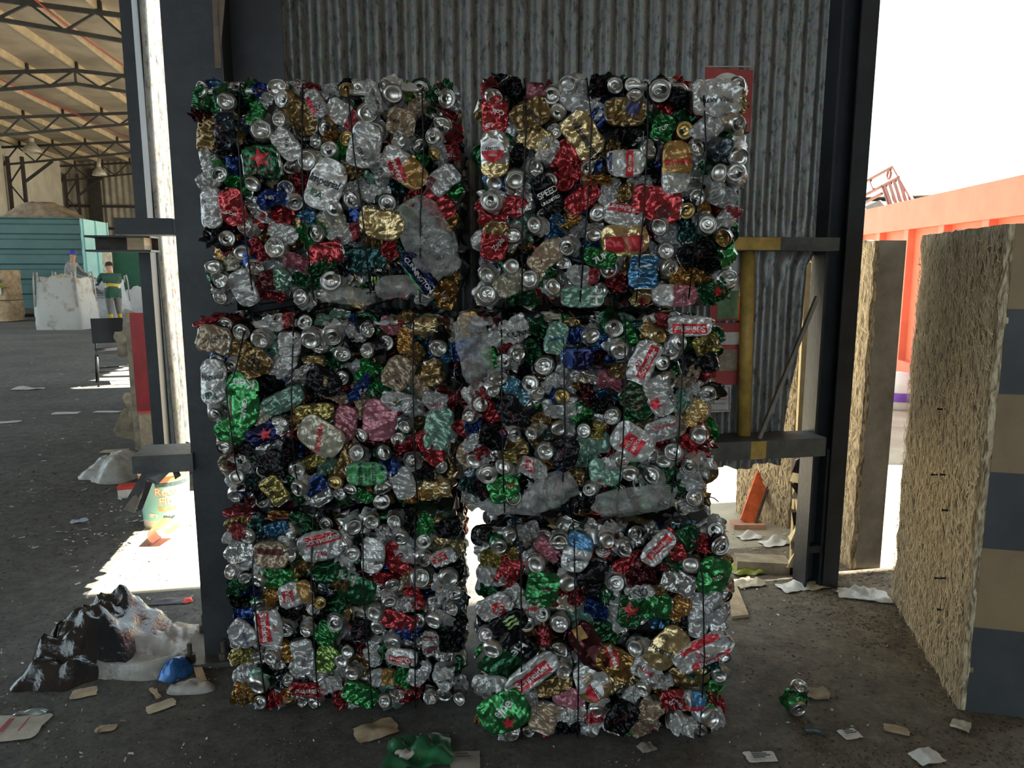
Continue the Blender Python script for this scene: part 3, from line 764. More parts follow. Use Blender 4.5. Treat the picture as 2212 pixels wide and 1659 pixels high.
# ================================================================== THE SIX BALES
# what shows on each bale's face, in pixels of a view of that face (kind, centre, size, turn, colour)
BALES = {}
BALES['TL'] = """
T 85 95 112 b
K 190 85 130 70 0 c
K 300 85 130 80 10 S
F 130 235 210 170 -25 g
D 295 258 120 g
K 400 170 130 170 0 g
D 608 120 150 s
F 530 185 180 120 -50 b w .01
K 720 105 150 70 0 s
F 810 155 190 110 -10 r
F 955 160 150 100 5 s
T 1075 170 85 k 1
T 1140 112 100 s
F 1255 225 230 110 -72 w
+text|STELLA ARTOIS|22|-74|20|20|k
T 1330 125 100 s
F 1400 140 140 110 60 l
D 1390 205 130 s
F 1475 130 130 80 70 l
T 1555 112 112 g
F 1690 160 200 120 40 g
+text|BE|46|40|0|0|w
K 1730 100 130 60 -30 S
T 1745 235 125 r
F 1775 310 160 90 75 r s .0
T 655 237 112 o
F 770 345 260 190 -30 o
F 880 275 190 120 -60 s
+text|ICE|34|75|20|20|k
+rect|120|34|-60|-30|10|r
F 1045 325 250 160 -30 w r .025
D 1225 330 135 w
F 1440 390 190 180 -20 n
+text|DE KER|28|-15|-50|-10|k
F 1560 250 200 130 50 n
D 522 440 145 s
D 635 372 95 s
F 275 440 230 130 85 z
+text|BOHEMIAN|30|95|-40|10|e
+text|PILSENER|30|95|-8|10|e
F 140 460 250 150 80 o
K 270 560 150 130 0 k
F 110 345 150 80 -5 m
F 680 535 220 150 -50 w
+text|473|36|80|10|-10|k
T 935 425 105 a
F 975 475 120 110 30 a
T 1082 495 102 l 1
T 962 565 115 G
F 1010 565 130 110 10 G
F 1200 540 290 210 70 s
+text|STELLA|32|-65|-20|60|k
D 1265 452 125 s
T 1650 480 112 s
T 1707 410 132 r
D 1415 505 145 s
T 1560 540 95 g
T 1655 600 95 s 1
F 1765 585 150 120 10 s r -.01
+text|STELLA|26|0|0|20|w
F 1580 610 160 90 60 G
F 515 650 260 230 5 g
+star|150|15|0|-20|R
+grid|200|0|-10|60|t
K 440 555 140 130 0 k
D 815 640 145 s
F 940 800 340 240 68 w
+text|Imperial|72|-20|-5|-20|k
+text|IPA|64|-30|-60|60|g
F 1455 690 330 190 -35 w a .0
+rect|150|86|-70|-40|20|r
+text|BRAHMA|44|110|-40|20|w
F 1720 765 220 160 40 s
+rect|70|90|-35|-90|20|B
T 250 735 108 G
F 345 785 210 130 -30 G
D 455 800 112 k
F 600 885 210 120 15 b
+text|MIX|36|0|-20|0|w
D 675 820 122 r
F 745 785 150 130 60 r
F 165 765 170 130 30 s
F 175 950 280 150 88 s
F 322 945 240 170 -80 R
+text|Coca-Cola|30|-10|-25|40|w
D 410 1072 122 s
F 575 1015 260 110 12 R
T 745 925 98 s
F 965 1035 200 120 0 e
T 1000 955 112 s
T 1112 900 115 s
F 1120 820 190 120 20 s
T 1350 922 112 v
F 1310 1055 300 210 -15 O
+text|Warsteiner|54|172|10|-90|k
F 1680 920 240 170 -40 R
T 880 1122 115 G
F 815 1140 160 120 -60 G
F 1060 1120 240 130 10 s r .03
F 650 1115 210 130 -20 s
D 605 1215 155 r
F 480 1240 180 120 -60 r
T 300 1152 102 k
K 185 1140 150 130 0 k
D 390 1250 105 b
F 935 1255 250 170 15 R
F 740 1310 170 110 -20 p
F 1195 1295 270 180 5 v
F 1360 1235 120 120 -60 R
F 1480 1220 150 120 30 v
P 1690 1150 330 560 25
F 1555 1385 300 140 -52 N
+text|CUNNINGTON|42|-52|0|10|w
+rect|260|40|-52|-55|40|G
F 1290 1425 160 130 85 k
+claw|62|0|-20|10|l
+text|LIMO|22|0|0|-60|w
T 975 1432 145 s
F 930 1335 260 90 28 g
F 810 1435 200 110 -10 g
F 610 1432 210 150 5 m t .0
+text|SANTIAGO|22|88|-20|10|e
D 200 1340 125 g
D 252 1430 142 s
D 480 1345 125 b
F 385 1420 170 140 60 n
F 400 1545 240 160 -70 s
+rect|70|40|0|20|0|w
D 240 1540 112 s
P 1080 1530 380 120 -3
D 760 1540 122 s
P 1420 1470 330 150 5
K 1110 700 140 110 20 o
F 1310 700 190 140 -60 s
+text|PURA|28|100|0|0|k
F 1250 1180 160 90 0 o
F 1500 520 130 90 -50 s
F 1580 400 150 90 60 k
F 430 640 120 80 0 k
K 820 1000 120 90 0 B
"""
BALES['TR'] = """
K 245 75 170 90 0 k
F 340 140 190 150 -60 k
D 212 215 132 r
F 215 345 250 175 90 R
+text|Cola|46|165|20|-20|w
+text|473|40|10|-40|70|w
K 475 185 150 130 0 p
F 445 335 260 200 30 o
+text|ANDES|46|-45|10|0|k
D 690 120 135 s
F 785 130 180 120 -50 s
F 790 265 320 150 -25 s
T 630 310 105 o
F 1070 320 270 190 0 o
+disc|100|0|50|-20|N
K 1340 70 150 100 30 w
T 1010 135 115 k
T 1130 128 105 k
D 1130 210 108 o
T 1300 180 145 k
F 895 160 150 120 80 k
+text|BLACK|34|85|0|0|s
F 1670 225 340 240 0 w
+text|STELLA ARTOIS|36|180|0|20|k
T 1812 150 124 s
K 1845 260 80 130 0 O
T 1810 400 115 n
F 1640 410 250 160 40 s
F 795 465 310 210 -52 O
+text|Warsteiner|60|-52|5|25|k
F 480 485 240 170 -20 O
F 215 600 300 190 90 O w -.02
+disc|150|0|-15|-20|w
+half|150|0|-15|-20|r
+text|AMSTEL|32|0|-15|-30|k
+text|LAGER|20|0|-15|10|w
F 360 610 190 110 60 k
F 675 590 250 190 25 R
F 560 570 180 130 60 w
T 830 690 105 r
F 1075 662 250 180 0 w
+rect|40|170|0|-115|0|N
+rect|48|170|0|20|0|R
+text|Quilmes|34|90|20|0|w
F 1410 685 330 205 90 w a -.01
+text|BRAHMA|50|6|5|-30|R
D 1230 562 132 g
F 1320 430 190 150 70 G
+text|7UP|44|20|0|0|w
F 1100 480 200 140 0 k
K 1160 500 120 70 20 S
T 1540 560 112 s
F 1500 655 170 110 60 s
D 1832 620 134 s
T 1800 722 116 s
K 1700 560 180 150 0 z
D 1690 720 125 s
D 490 695 132 s
D 350 770 134 e
F 560 865 270 150 -60 k
+text|SPEED|56|28|0|-10|w
+text|UNLIMITED|28|28|20|40|w
T 570 780 112 k
F 685 755 230 150 35 R
F 880 770 200 70 0 a
+text|BRA|34|80|-40|0|r
F 785 890 260 160 40 R
F 965 845 190 130 80 s
F 1085 845 160 120 30 o
F 1280 925 330 230 -12 R
+disc|95|0|40|60|s
F 1060 1000 280 150 -10 w
+rect|150|60|-10|-20|-50|r
+text|Salvador|44|172|-20|-50|w
F 295 935 270 150 -8 R
T 180 912 125 s
T 890 990 108 a
F 700 1035 180 110 40 a
D 470 1067 112 s
D 330 1135 125 s
F 215 1172 260 180 80 R o .03
+text|Zapla|48|50|20|20|w
F 1065 1170 320 210 0 O
+rect|250|100|4|0|20|r
+text|Kaiser|50|110|10|20|o
D 870 1130 115 s
T 685 1212 112 s
F 620 1085 180 110 60 B
D 1545 882 115 s
T 1475 975 105 k 1
T 1610 1065 122 s
F 1745 1030 240 120 50 s r .03
T 1715 1150 124 k 1
F 1710 865 200 150 -20 s
D 1290 1080 125 s
F 1385 1145 230 110 -15 s
D 1340 1235 114 s
F 1545 1245 260 130 20 k
+text|ICE|38|20|20|20|s
F 555 1265 280 160 45 n
F 905 1285 220 130 -15 G
+text|7UP|60|30|0|0|w
D 440 1420 126 e
D 600 1472 124 s
D 325 1335 108 g
D 160 1395 112 s
F 320 1445 240 160 30 e
F 400 1555 210 100 0 g
F 800 1405 220 140 -5 w r .03
D 960 1350 134 s
F 1190 1375 230 200 90 B
+text|Schweppes|28|10|0|-40|w
T 1370 1350 115 n
F 1455 1415 190 120 -30 a
D 1752 1415 145 s
F 1580 1435 220 140 -30 a
F 1650 1535 190 160 20 g
+star|100|0|30|0|R
F 790 1540 290 150 0 t
+text|He|110|90|100|0|w
F 1190 1550 190 160 20 O
F 1400 1545 310 150 -3 w p .0
+text|ICE|40|-90|60|10|k
D 160 1522 128 s
F 1600 1340 220 110 10 k
F 990 550 160 110 40 o
F 1180 780 170 90 0 s
F 560 1420 150 100 60 g
F 1010 1440 180 120 -60 r
F 1060 1510 160 110 20 k
"""
BALES['ML'] = """
K 180 135 230 100 15 r
T 300 185 124 m
T 430 232 126 k
F 175 280 260 210 -10 n
+text|ENDOR|44|5|40|-10|k
F 355 340 290 180 -20 o
F 530 465 240 200 30 o
+disc|110|0|0|0|k
+disc|90|0|0|0|o
F 188 600 340 200 88 w
+text|Imperial|58|8|-5|-40|k
+text|IPA|70|0|-10|100|g
F 690 165 250 130 10 w r .025
F 780 320 190 170 85 w
D 575 292 145 s
D 945 290 145 s
T 1107 265 142 s
T 890 162 115 k
F 1060 150 200 90 0 t
F 1265 160 110 100 0 b
D 1375 212 130 k
F 1525 185 160 120 -30 p
K 1650 125 160 110 0 o
K 1800 200 230 170 0 O
F 1640 295 200 130 85 a
D 1362 370 124 k
D 1190 395 128 s
F 1280 255 170 110 -30 s
F 1265 330 150 110 0 k
T 1000 352 98 s
K 970 450 180 90 -10 O
F 720 475 260 170 45 w
F 445 735 430 240 88 G
+text|Ken|100|172|20|-130|w
+text|GINAL|56|-100|10|60|w
+rect|18|160|0|-90|60|t
F 905 530 190 100 30 S
F 1045 595 270 190 -30 k
+text|1890|40|85|20|0|o
T 1180 570 105 k
F 1365 535 190 170 60 G
F 1320 645 250 90 50 b
+text|Ke|56|30|20|20|w
F 1595 535 250 220 60 n
+text|0,0|40|30|0|60|k
K 1845 540 210 220 0 o
F 1500 650 180 100 -20 G
F 1600 745 250 140 -10 w
+star|90|10|0|0|g
+star|50|10|0|0|r
F 1875 745 190 140 -10 s
+text|STELLA|34|10|0|20|r
F 740 745 340 160 25 t
F 970 835 290 140 5 y
F 1020 1005 350 250 -35 e
+text|BRAHMA|56|80|0|0|R
F 1190 915 270 180 80 p
F 1450 890 330 250 80 p
F 1890 950 330 215 80 t
F 1830 1095 290 150 -60 R
F 625 975 330 150 25 N w .035
+text|eine|90|70|100|-50|w
+star|110|15|-10|10|R
T 180 840 106 s
F 245 965 260 220 30 G
D 230 1082 124 n
F 270 1275 240 170 80 w
D 400 1302 116 s
D 372 1450 124 s
F 645 1210 250 170 35 k
+text|ALA|34|60|20|-50|s
F 795 1105 190 110 85 k
+text|2001|34|90|0|0|e
F 680 1400 240 160 -55 y
+text|BOCK|40|-40|-40|-10|k
D 852 1252 132 y
F 945 1195 220 100 25 y
D 1290 1122 128 s
T 1492 1122 112 g
F 1362 1280 300 180 2 t
+rect|270|170|2|0|0|G
+text|ABSTEMIA|42|90|-42|0|k
+text|RUBIA SIN|24|90|0|0|k
+text|ALCOHOL|24|90|26|0|k
+text|ABSTEMIA|42|90|62|0|k
T 1130 1342 106 o 1
F 1065 1235 190 110 30 t
D 850 1392 134 s
F 990 1410 240 190 -60 b s .02
T 1490 1388 128 k
T 1470 1502 126 a
F 1625 1360 250 190 -70 w
K 1855 1400 270 180 0 O
F 1320 1455 170 100 -30 G
T 1240 1402 98 g
F 1410 1385 120 100 0 a
K 560 1060 140 120 0 S
F 1100 705 240 90 -20 n
K 960 1575 140 60 0 S
D 1900 350 140 k
F 1720 400 160 120 50 o
F 1760 640 180 110 -60 n
F 440 1100 170 120 -20 k
D 600 1250 110 s
F 560 1420 180 130 -60 k
D 570 1510 120 k
F 470 1350 160 110 0 v
D 1690 1180 110 s
F 1780 1290 180 110 0 k
"""
BALES['MR'] = """
P 150 370 260 560 10
F 500 190 220 190 30 w
+text|CUNN|62|10|20|30|k
F 460 330 220 130 10 R
F 795 275 240 170 75 t
+text|Quilmes|38|8|0|0|b
F 620 380 200 140 -60 g
F 930 260 160 140 0 b
D 1065 262 145 s
T 1232 202 136 g
F 1325 255 200 150 -60 G
K 1040 120 140 100 0 k
F 1105 120 150 100 80 S
K 760 100 170 70 -5 e
F 1555 150 200 130 10 w r .0
F 1790 185 320 160 0 w
+rect|250|72|0|0|20|R
+text|Schneider|60|180|0|20|w
F 1915 315 200 150 20 y
+text|rmer|66|15|0|-5|k
T 1560 257 124 o 1
T 1717 302 126 s
T 1650 372 142 s
F 1440 450 330 200 68 w
+rect|260|66|66|30|0|R
+text|Schneider|60|66|30|0|w
+text|473|44|66|-40|10|r
D 1270 372 145 s
T 1582 460 106 k
F 1865 465 300 190 15 k
F 950 425 250 170 0 S N -.045
+rect|90|150|0|-75|0|b
+rect|180|30|0|10|-70|b
D 522 392 138 s
T 410 442 108 s
F 315 420 190 120 -60 G
D 705 480 150 k
D 377 575 142 s
F 508 680 240 160 -42 c
T 602 612 128 k
D 665 685 120 s
F 205 680 210 160 30 w r .0
T 240 762 115 r
F 300 830 200 150 -40 R
F 985 600 140 90 60 a
F 1205 595 200 140 -10 p
T 842 705 112 b 1
F 780 620 180 140 40 s
F 870 805 350 170 0 s
F 1010 565 240 100 -10 S
T 1640 600 132 n
F 1790 580 220 120 40 n
F 1395 745 290 210 -45 g
+grid|170|-35|-20|-20|t
+star|26|0|20|30|R
F 1565 705 300 210 -62 w
+rect|70|90|-60|-40|60|R
+text|ARTOIS|40|-55|80|10|k
F 1822 685 200 120 70 w
T 1915 687 122 k
F 1730 745 200 110 70 t
F 1850 835 220 160 70 O
F 480 840 300 190 -50 k
+text|ZERO|40|-50|-10|10|s
F 182 940 150 130 0 b
F 330 1005 220 180 -20 k
+disc|62|0|80|-30|b
+half|62|160|80|-30|R
T 490 990 106 s
D 612 980 114 s
F 650 905 220 110 20 o
D 820 952 108 s
F 1000 845 180 150 60 G
T 1002 962 112 g
F 1110 960 150 120 70 y
D 1205 852 134 k
F 1080 1065 260 180 5 t
F 1360 1045 330 250 -35 w
+rect|150|130|-30|0|10|R
+text|STELLA|38|62|-25|10|w
+text|ARTOIS|38|62|30|10|w
F 1585 950 260 170 20 s
+text|STELL BLACK|32|12|0|-30|R
D 1850 992 145 r
F 1775 1095 220 140 60 R
D 1660 1112 142 s
D 1592 1192 134 s
T 1782 1222 136 s
F 870 1125 250 190 80 k
+text|ZERO|46|60|-30|0|z
F 500 1085 200 160 -60 o
D 717 1112 136 s
F 620 1235 220 150 -30 w
+rect|60|90|0|-20|-20|R
+text|Vel|50|80|-20|-20|w
F 735 1210 140 110 30 a
F 195 1095 200 150 -60 s r .01
D 182 1190 124 s
T 292 1282 136 s
D 400 1225 132 s
F 405 1400 250 190 25 G
+text|UP|60|-20|50|-40|r
D 482 1452 134 k
F 160 1390 170 120 -20 v
F 240 1395 180 90 -60 k
+text|ACTON|34|-60|0|0|s
F 1170 1280 250 210 0 t
D 1292 1172 124 s
D 1342 1285 126 g
T 1500 1292 142 s
F 1800 1335 220 170 -60 s
D 1822 1462 136 s
F 1810 1560 180 90 5 s
P 760 1410 400 260 25
F 760 1412 170 140 0 w r .03
T 1042 1400 96 s
F 1110 1325 100 60 90 R
P 1380 1480 620 220 8
P 450 1545 560 130 -4
K 1260 520 160 110 0 o
F 1120 430 130 90 70 m
F 1150 780 170 130 20 k
D 330 660 120 s
K 460 1160 150 110 0 y
D 150 850 110 s
D 1500 1140 110 s
F 1420 1190 150 90 0 s
"""
BALES['BL'] = """
K 220 110 220 80 0 r
F 545 115 230 80 -10 a
F 200 180 190 100 20 o
F 510 212 180 100 10 B
T 300 265 115 s
F 190 260 200 130 40 w r .0
F 850 325 310 240 12 w
+rect|260|80|12|20|-60|R
+text|Schneider|72|12|20|-60|w
+text|710|54|5|10|60|r
T 1005 328 118 s
D 1095 197 142 s
T 1080 392 118 s
D 620 392 128 s
F 485 395 250 210 0 n
+rect|200|50|-2|0|-30|m
+text|SIEMPRE|28|-2|0|-30|e
F 225 400 220 170 30 S
D 168 532 114 s
D 290 572 96 k
D 380 592 98 s
F 520 585 290 160 -5 G
F 700 500 190 110 35 o
F 900 545 280 170 10 g
F 1240 395 270 180 85 w
+text|Imp|50|-170|40|60|k
F 1390 440 270 170 -70 R
T 1440 272 124 s
F 1485 370 180 150 60 w
T 1610 302 115 s
T 1622 422 134 s
F 1760 412 200 130 25 w
+rect|120|70|30|-30|0|R
+text|Schn|52|30|-30|0|w
F 1625 190 180 140 70 G
F 1800 215 200 160 20 k
D 1222 160 126 s
D 1392 165 130 s
D 1590 562 154 s
D 1808 570 146 s
T 1385 612 106 r
F 1320 590 170 110 -20 R
F 660 690 260 190 15 w a .02
+rect|84|86|10|-50|10|r
+text|BRA|50|95|-50|10|w
F 490 715 170 140 30 a
F 330 675 140 90 -10 b
F 240 645 190 140 20 g
F 170 760 180 130 -30 k
T 840 757 92 k 1
T 955 902 134 s
F 465 930 300 210 -85 w
+rect|240|90|-86|-30|0|R
+text|Schneider|66|-86|-30|0|w
+text|473|36|-86|50|-10|r
T 592 952 116 s
F 1100 685 290 230 -20 g
D 1362 742 115 s
D 1242 832 128 s
F 1535 720 210 120 -60 R
F 1470 785 190 130 20 s
F 1420 905 290 150 -22 R
D 1682 892 136 s
D 1822 802 118 s
F 1790 690 180 120 10 w
F 1640 640 260 50 -3 a
F 890 985 190 180 60 G
D 1267 947 118 s
D 735 962 115 s
F 555 1125 200 160 -30 a
F 720 1150 270 170 -80 s
+text|STELLA|34|85|10|20|n
F 880 1185 240 190 70 l
T 1385 1062 116 s
F 1450 1165 240 150 -5 w
+rect|170|50|-5|-10|0|R
+text|Quilmes|50|175|-10|0|w
F 1665 1050 170 130 90 w
+rect|130|34|0|0|-46|B
+rect|130|34|0|0|40|B
F 1810 1070 200 140 0 k
D 1000 1190 104 s
D 1050 1110 106 k
D 1080 1280 116 s
F 255 985 220 180 -40 s
+text|BRAVA|34|-70|30|20|N
D 142 1062 118 s
F 235 1165 220 120 10 y
D 480 1160 115 s
K 370 1175 130 90 0 S
F 705 1240 200 140 20 s
F 225 1295 210 150 40 s
D 375 1370 160 t
F 750 1405 280 110 -12 R
+text|BUDWEISER|32|-12|0|0|w
F 1300 1325 200 150 0 w a .0
F 1455 1330 160 130 -50 G
F 1575 1290 210 160 60 s
F 1760 1285 190 160 85 w
+text|Quilmes|36|-175|10|40|k
T 1760 1438 118 m
D 1662 1462 118 s
F 910 1385 170 130 10 s
F 1130 1455 270 180 -25 G
D 700 1510 108 s
D 800 1510 104 s
T 390 1502 98 k
F 490 1490 150 100 60 R
K 540 1535 120 80 0 S
F 260 1430 170 120 -20 a
D 1322 1482 98 s
F 1430 1485 180 100 0 S
D 1890 1482 120 s
F 240 1490 200 110 0 o
F 1150 950 190 150 80 k
+text|FITS|48|75|0|10|n
F 1000 620 130 90 30 o
F 870 880 150 110 -30 k
T 1850 700 100 s
F 1220 1180 170 110 -60 w
F 620 850 180 120 40 k
F 1560 1180 160 120 80 k
"""
BALES['BR'] = """
D 322 240 96 s
T 240 300 104 g
F 430 205 160 110 20 s
T 635 262 116 s
F 560 340 200 110 -40 p
F 760 330 270 190 75 w B .02
+text|Quilmes|36|5|-20|50|N
D 700 535 122 w
T 1150 222 114 k
F 1000 290 130 90 30 R
T 1070 312 114 w
D 955 255 110 s
F 1290 305 260 150 50 w
+rect|200|56|45|0|-10|R
+text|Schneider|44|45|0|-10|w
F 1390 300 240 130 -60 R
F 1475 255 220 180 30 g
D 1500 412 116 s
T 1700 290 128 k
T 1682 182 106 s
F 1590 295 150 110 -40 R
F 1660 490 270 220 80 G
+text|und|64|10|20|0|t
F 1760 405 130 90 -40 o
F 240 385 250 110 10 y
F 310 475 220 170 60 R
F 185 505 200 130 -20 s
D 480 407 124 s
F 530 575 260 220 80 G
+text|Ni|60|20|20|-10|t
F 850 520 270 200 70 k
F 1105 425 230 120 30 R
F 1175 495 210 120 5 m
+text|Lta|56|5|10|0|p
F 1430 545 240 160 -20 S
T 1012 542 114 s
F 1170 590 190 100 15 w
+text|CIO|56|15|0|0|k
F 1275 585 160 110 -30 o
F 1110 720 230 160 80 g
+star|130|10|0|-10|R
F 1265 700 250 190 0 G
F 1020 745 290 140 -72 w
F 1440 725 180 150 60 a
F 1570 765 300 150 88 s
F 1660 700 230 140 -70 s
+text|ALLI|34|50|10|-10|k
T 1740 632 98 r
F 170 695 240 150 25 w
+rect|80|110|15|30|20|r
+text|Fram|52|75|30|20|w
F 350 645 180 140 -60 s
F 440 695 180 120 -10 w
+text|BRAHMA|32|8|0|10|R
T 520 745 100 s
F 310 800 260 150 30 k
+claw|92|-60|10|-20|l
D 152 880 116 s
D 190 982 136 g
F 225 1095 320 250 -40 g
F 380 950 260 160 -40 k
+text|He|104|-125|-10|20|w
F 460 1135 400 170 42 w
+rect|280|84|42|0|10|R
+text|Schneider|76|42|0|10|w
D 640 802 128 k
F 770 795 200 150 -30 t
F 830 955 370 190 -58 m
+rect|120|70|-58|40|40|s
+rect|120|70|-58|-70|-120|a
T 640 985 116 G
D 665 1122 128 s
F 950 885 210 150 -20 g
F 1010 1060 290 190 -35 a
+rect|130|76|-75|-30|-60|r
+text|BRAHMA|40|-70|-30|-60|w
D 1132 955 128 s
F 1350 975 320 240 42 O
+text|Imperial|56|-32|-50|-10|k
F 1480 850 170 150 -50 k
F 1595 990 400 180 30 w
+rect|280|50|30|-30|-60|R
+rect|280|62|30|60|50|R
+text|Schneider|56|-150|60|50|w
+text|710|50|-150|-20|0|r
D 1722 1032 116 s
F 1205 1105 220 140 -30 w
+text|PALERMO|32|-30|0|0|r
F 1500 1185 280 160 5 o
F 850 1185 280 220 -70 w o .03
+disc|120|0|20|60|w
+half|120|-60|20|60|r
+text|AMSTEL|26|-50|40|70|k
+text|III|90|-60|-30|-30|o
F 960 1225 240 170 40 O
F 600 1225 250 150 20 o
F 700 1315 220 140 -10 p
D 1270 1172 112 s
D 1182 1255 116 s
F 1390 1310 170 150 10 R
+text|SOL|44|20|0|0|w
F 1510 1315 180 140 0 w B .0
+rect|150|40|0|0|40|R
F 1650 1275 200 100 65 G
F 1720 1340 220 120 -60 R
F 260 1390 340 270 30 G
+text|eine|96|48|-20|-40|w
+star|110|10|20|50|R
F 540 1450 210 190 70 n
D 330 1542 126 s
T 440 1545 96 m
F 450 1345 170 110 80 s
F 730 1425 200 130 10 S
D 880 1390 100 s
F 870 1435 120 90 0 R
F 1050 1425 240 190 60 k
+text|Coors|54|25|0|-10|s
F 1250 1395 180 160 60 n
F 700 1540 190 110 0 k
F 935 1475 210 130 20 s
T 870 1555 94 s
F 1050 1560 180 80 -10 G
F 1210 1530 200 110 20 n
F 1440 1480 200 140 -30 w
F 1475 1560 160 90 5 b w .01
D 1640 1425 136 s
F 1740 1445 180 130 -70 s
T 1572 1522 98 k
F 1130 1290 150 110 50 s
F 1330 1210 150 100 20 s
F 620 620 150 110 60 r
F 760 640 140 100 70 r
F 880 730 170 110 -30 b
D 1700 1150 110 s
"""
CROP = {'TL': (400,140,3.0726), 'TR': (1000,140,3.0719), 'ML': (400,650,3.4565), 'MR': (970,650,3.4556), 'BL': (450,1080,3.457), 'BR': (1000,1080,3.0726)}
# front plane distance, x range, z range, depth
BOX = {'TL': (2.45, -1.005, -.178, 1.472, 2.178, .56), 'TR': (2.29, -.095, .690, 1.482, 2.155, .82),
       'ML': (2.45, -1.025, -.205, .782, 1.446, .55), 'MR': (2.31, -.165, .650, .804, 1.455, .82),
       'BL': (2.47, -1.000, -.180, .012, .755, .54), 'BR': (2.30, -.105, .715, .012, .775, .82)}
BLAB = {'TL': 'topmost bale of crushed drink cans in the stack against the black column',
        'ML': 'middle bale of crushed drink cans, with a pink flattened container, against the black column',
        'BL': 'bottom bale of crushed drink cans in the stack against the black column',
        'TR': 'topmost bale of crushed drink cans in the stack below the round red wall sign',
        'MR': 'middle bale of crushed drink cans with grey plastic bags bulging along its bottom edge',
        'BR': 'bottom bale of crushed drink cans with a big green can at its corner'}
FILM = mat('clear_grey_film', (.40, .40, .39), .13, 0, .3, 25, 1.0, 38, alpha=.42, spec=1.0)
WIRE = mat('black_baling_wire', (.012, .012, .014), .5, .5)
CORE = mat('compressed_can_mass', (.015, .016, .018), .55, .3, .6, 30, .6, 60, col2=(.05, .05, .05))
FILLCOL = 'ssswSSgggGrrRooOakkkkbtnBzevm'
GRP = 'strapped bales of crushed cans'

def mixmat():
    m = bpy.data.materials.new('mixed_can_aluminium'); m.use_nodes = True
    n = m.node_tree.nodes; l = m.node_tree.links; p = n['Principled BSDF']
    a = n.new('ShaderNodeVertexColor'); a.layer_name = 'tint'; l.new(a.outputs[0], p.inputs['Base Color'])
    p.inputs['Metallic'].default_value = .6; p.inputs['Roughness'].default_value = .35
    return m
MIXM = mixmat()
rl = random.Random(5)
LOWF = [face_can(rl, .135, .080, .016, s, (1, 1), 8, 8) for s in (.6, .9, 1.2, 1.5, 1.8)]
LOWD = [lid_dome(rl, 0, .3)]
def low_dome():
    mb = MB(); mb.lathe([(.036, -.06), (.033, -.02), (.0262, .0012), (.0234, .0008), (.0190, -.0072), (.0002, -.0118)], 14, 1, True, RY); return mb
LOWE = low_dome()

def film_mesh(rng, w, h, seed):
    """bulging crumpled plastic bag or sheet with a back"""
    mb = MB(); nx = max(10, int(w/.008)); nz_ = max(6, int(h/.008)); cr = Crumple(rng, 7, .06, .0045); cr2 = Crumple(rng, 5, .022, .0016)
    def edge_(t): return 1 - abs(2*t-1)**3
    def P(i, j, back):
        a = i; b = j
        # squircle mapping gives a rounded outline
        x = (a-.5)*w; z = (b-.5)*h
        k = 1 - .15*(abs(2*a-1)**2)*(abs(2*b-1)**2) - .16*noise.noise(Vector((a*3.5+seed, b*3.5, 0)))
        x *= k; z *= k
        e = (edge_(a)*edge_(b))**.5
        y = -.020*e + (cr(x, z)*1.1+cr2(x, z)*1.3)*min(1, e*2) + .006*noise.noise(Vector((x*22+seed, z*9, 0)))
        if back: y = .012
        return (x, y, z)
    mb.grid(lambda i, j: P(i, j, False), nx, nz_)
    return mb

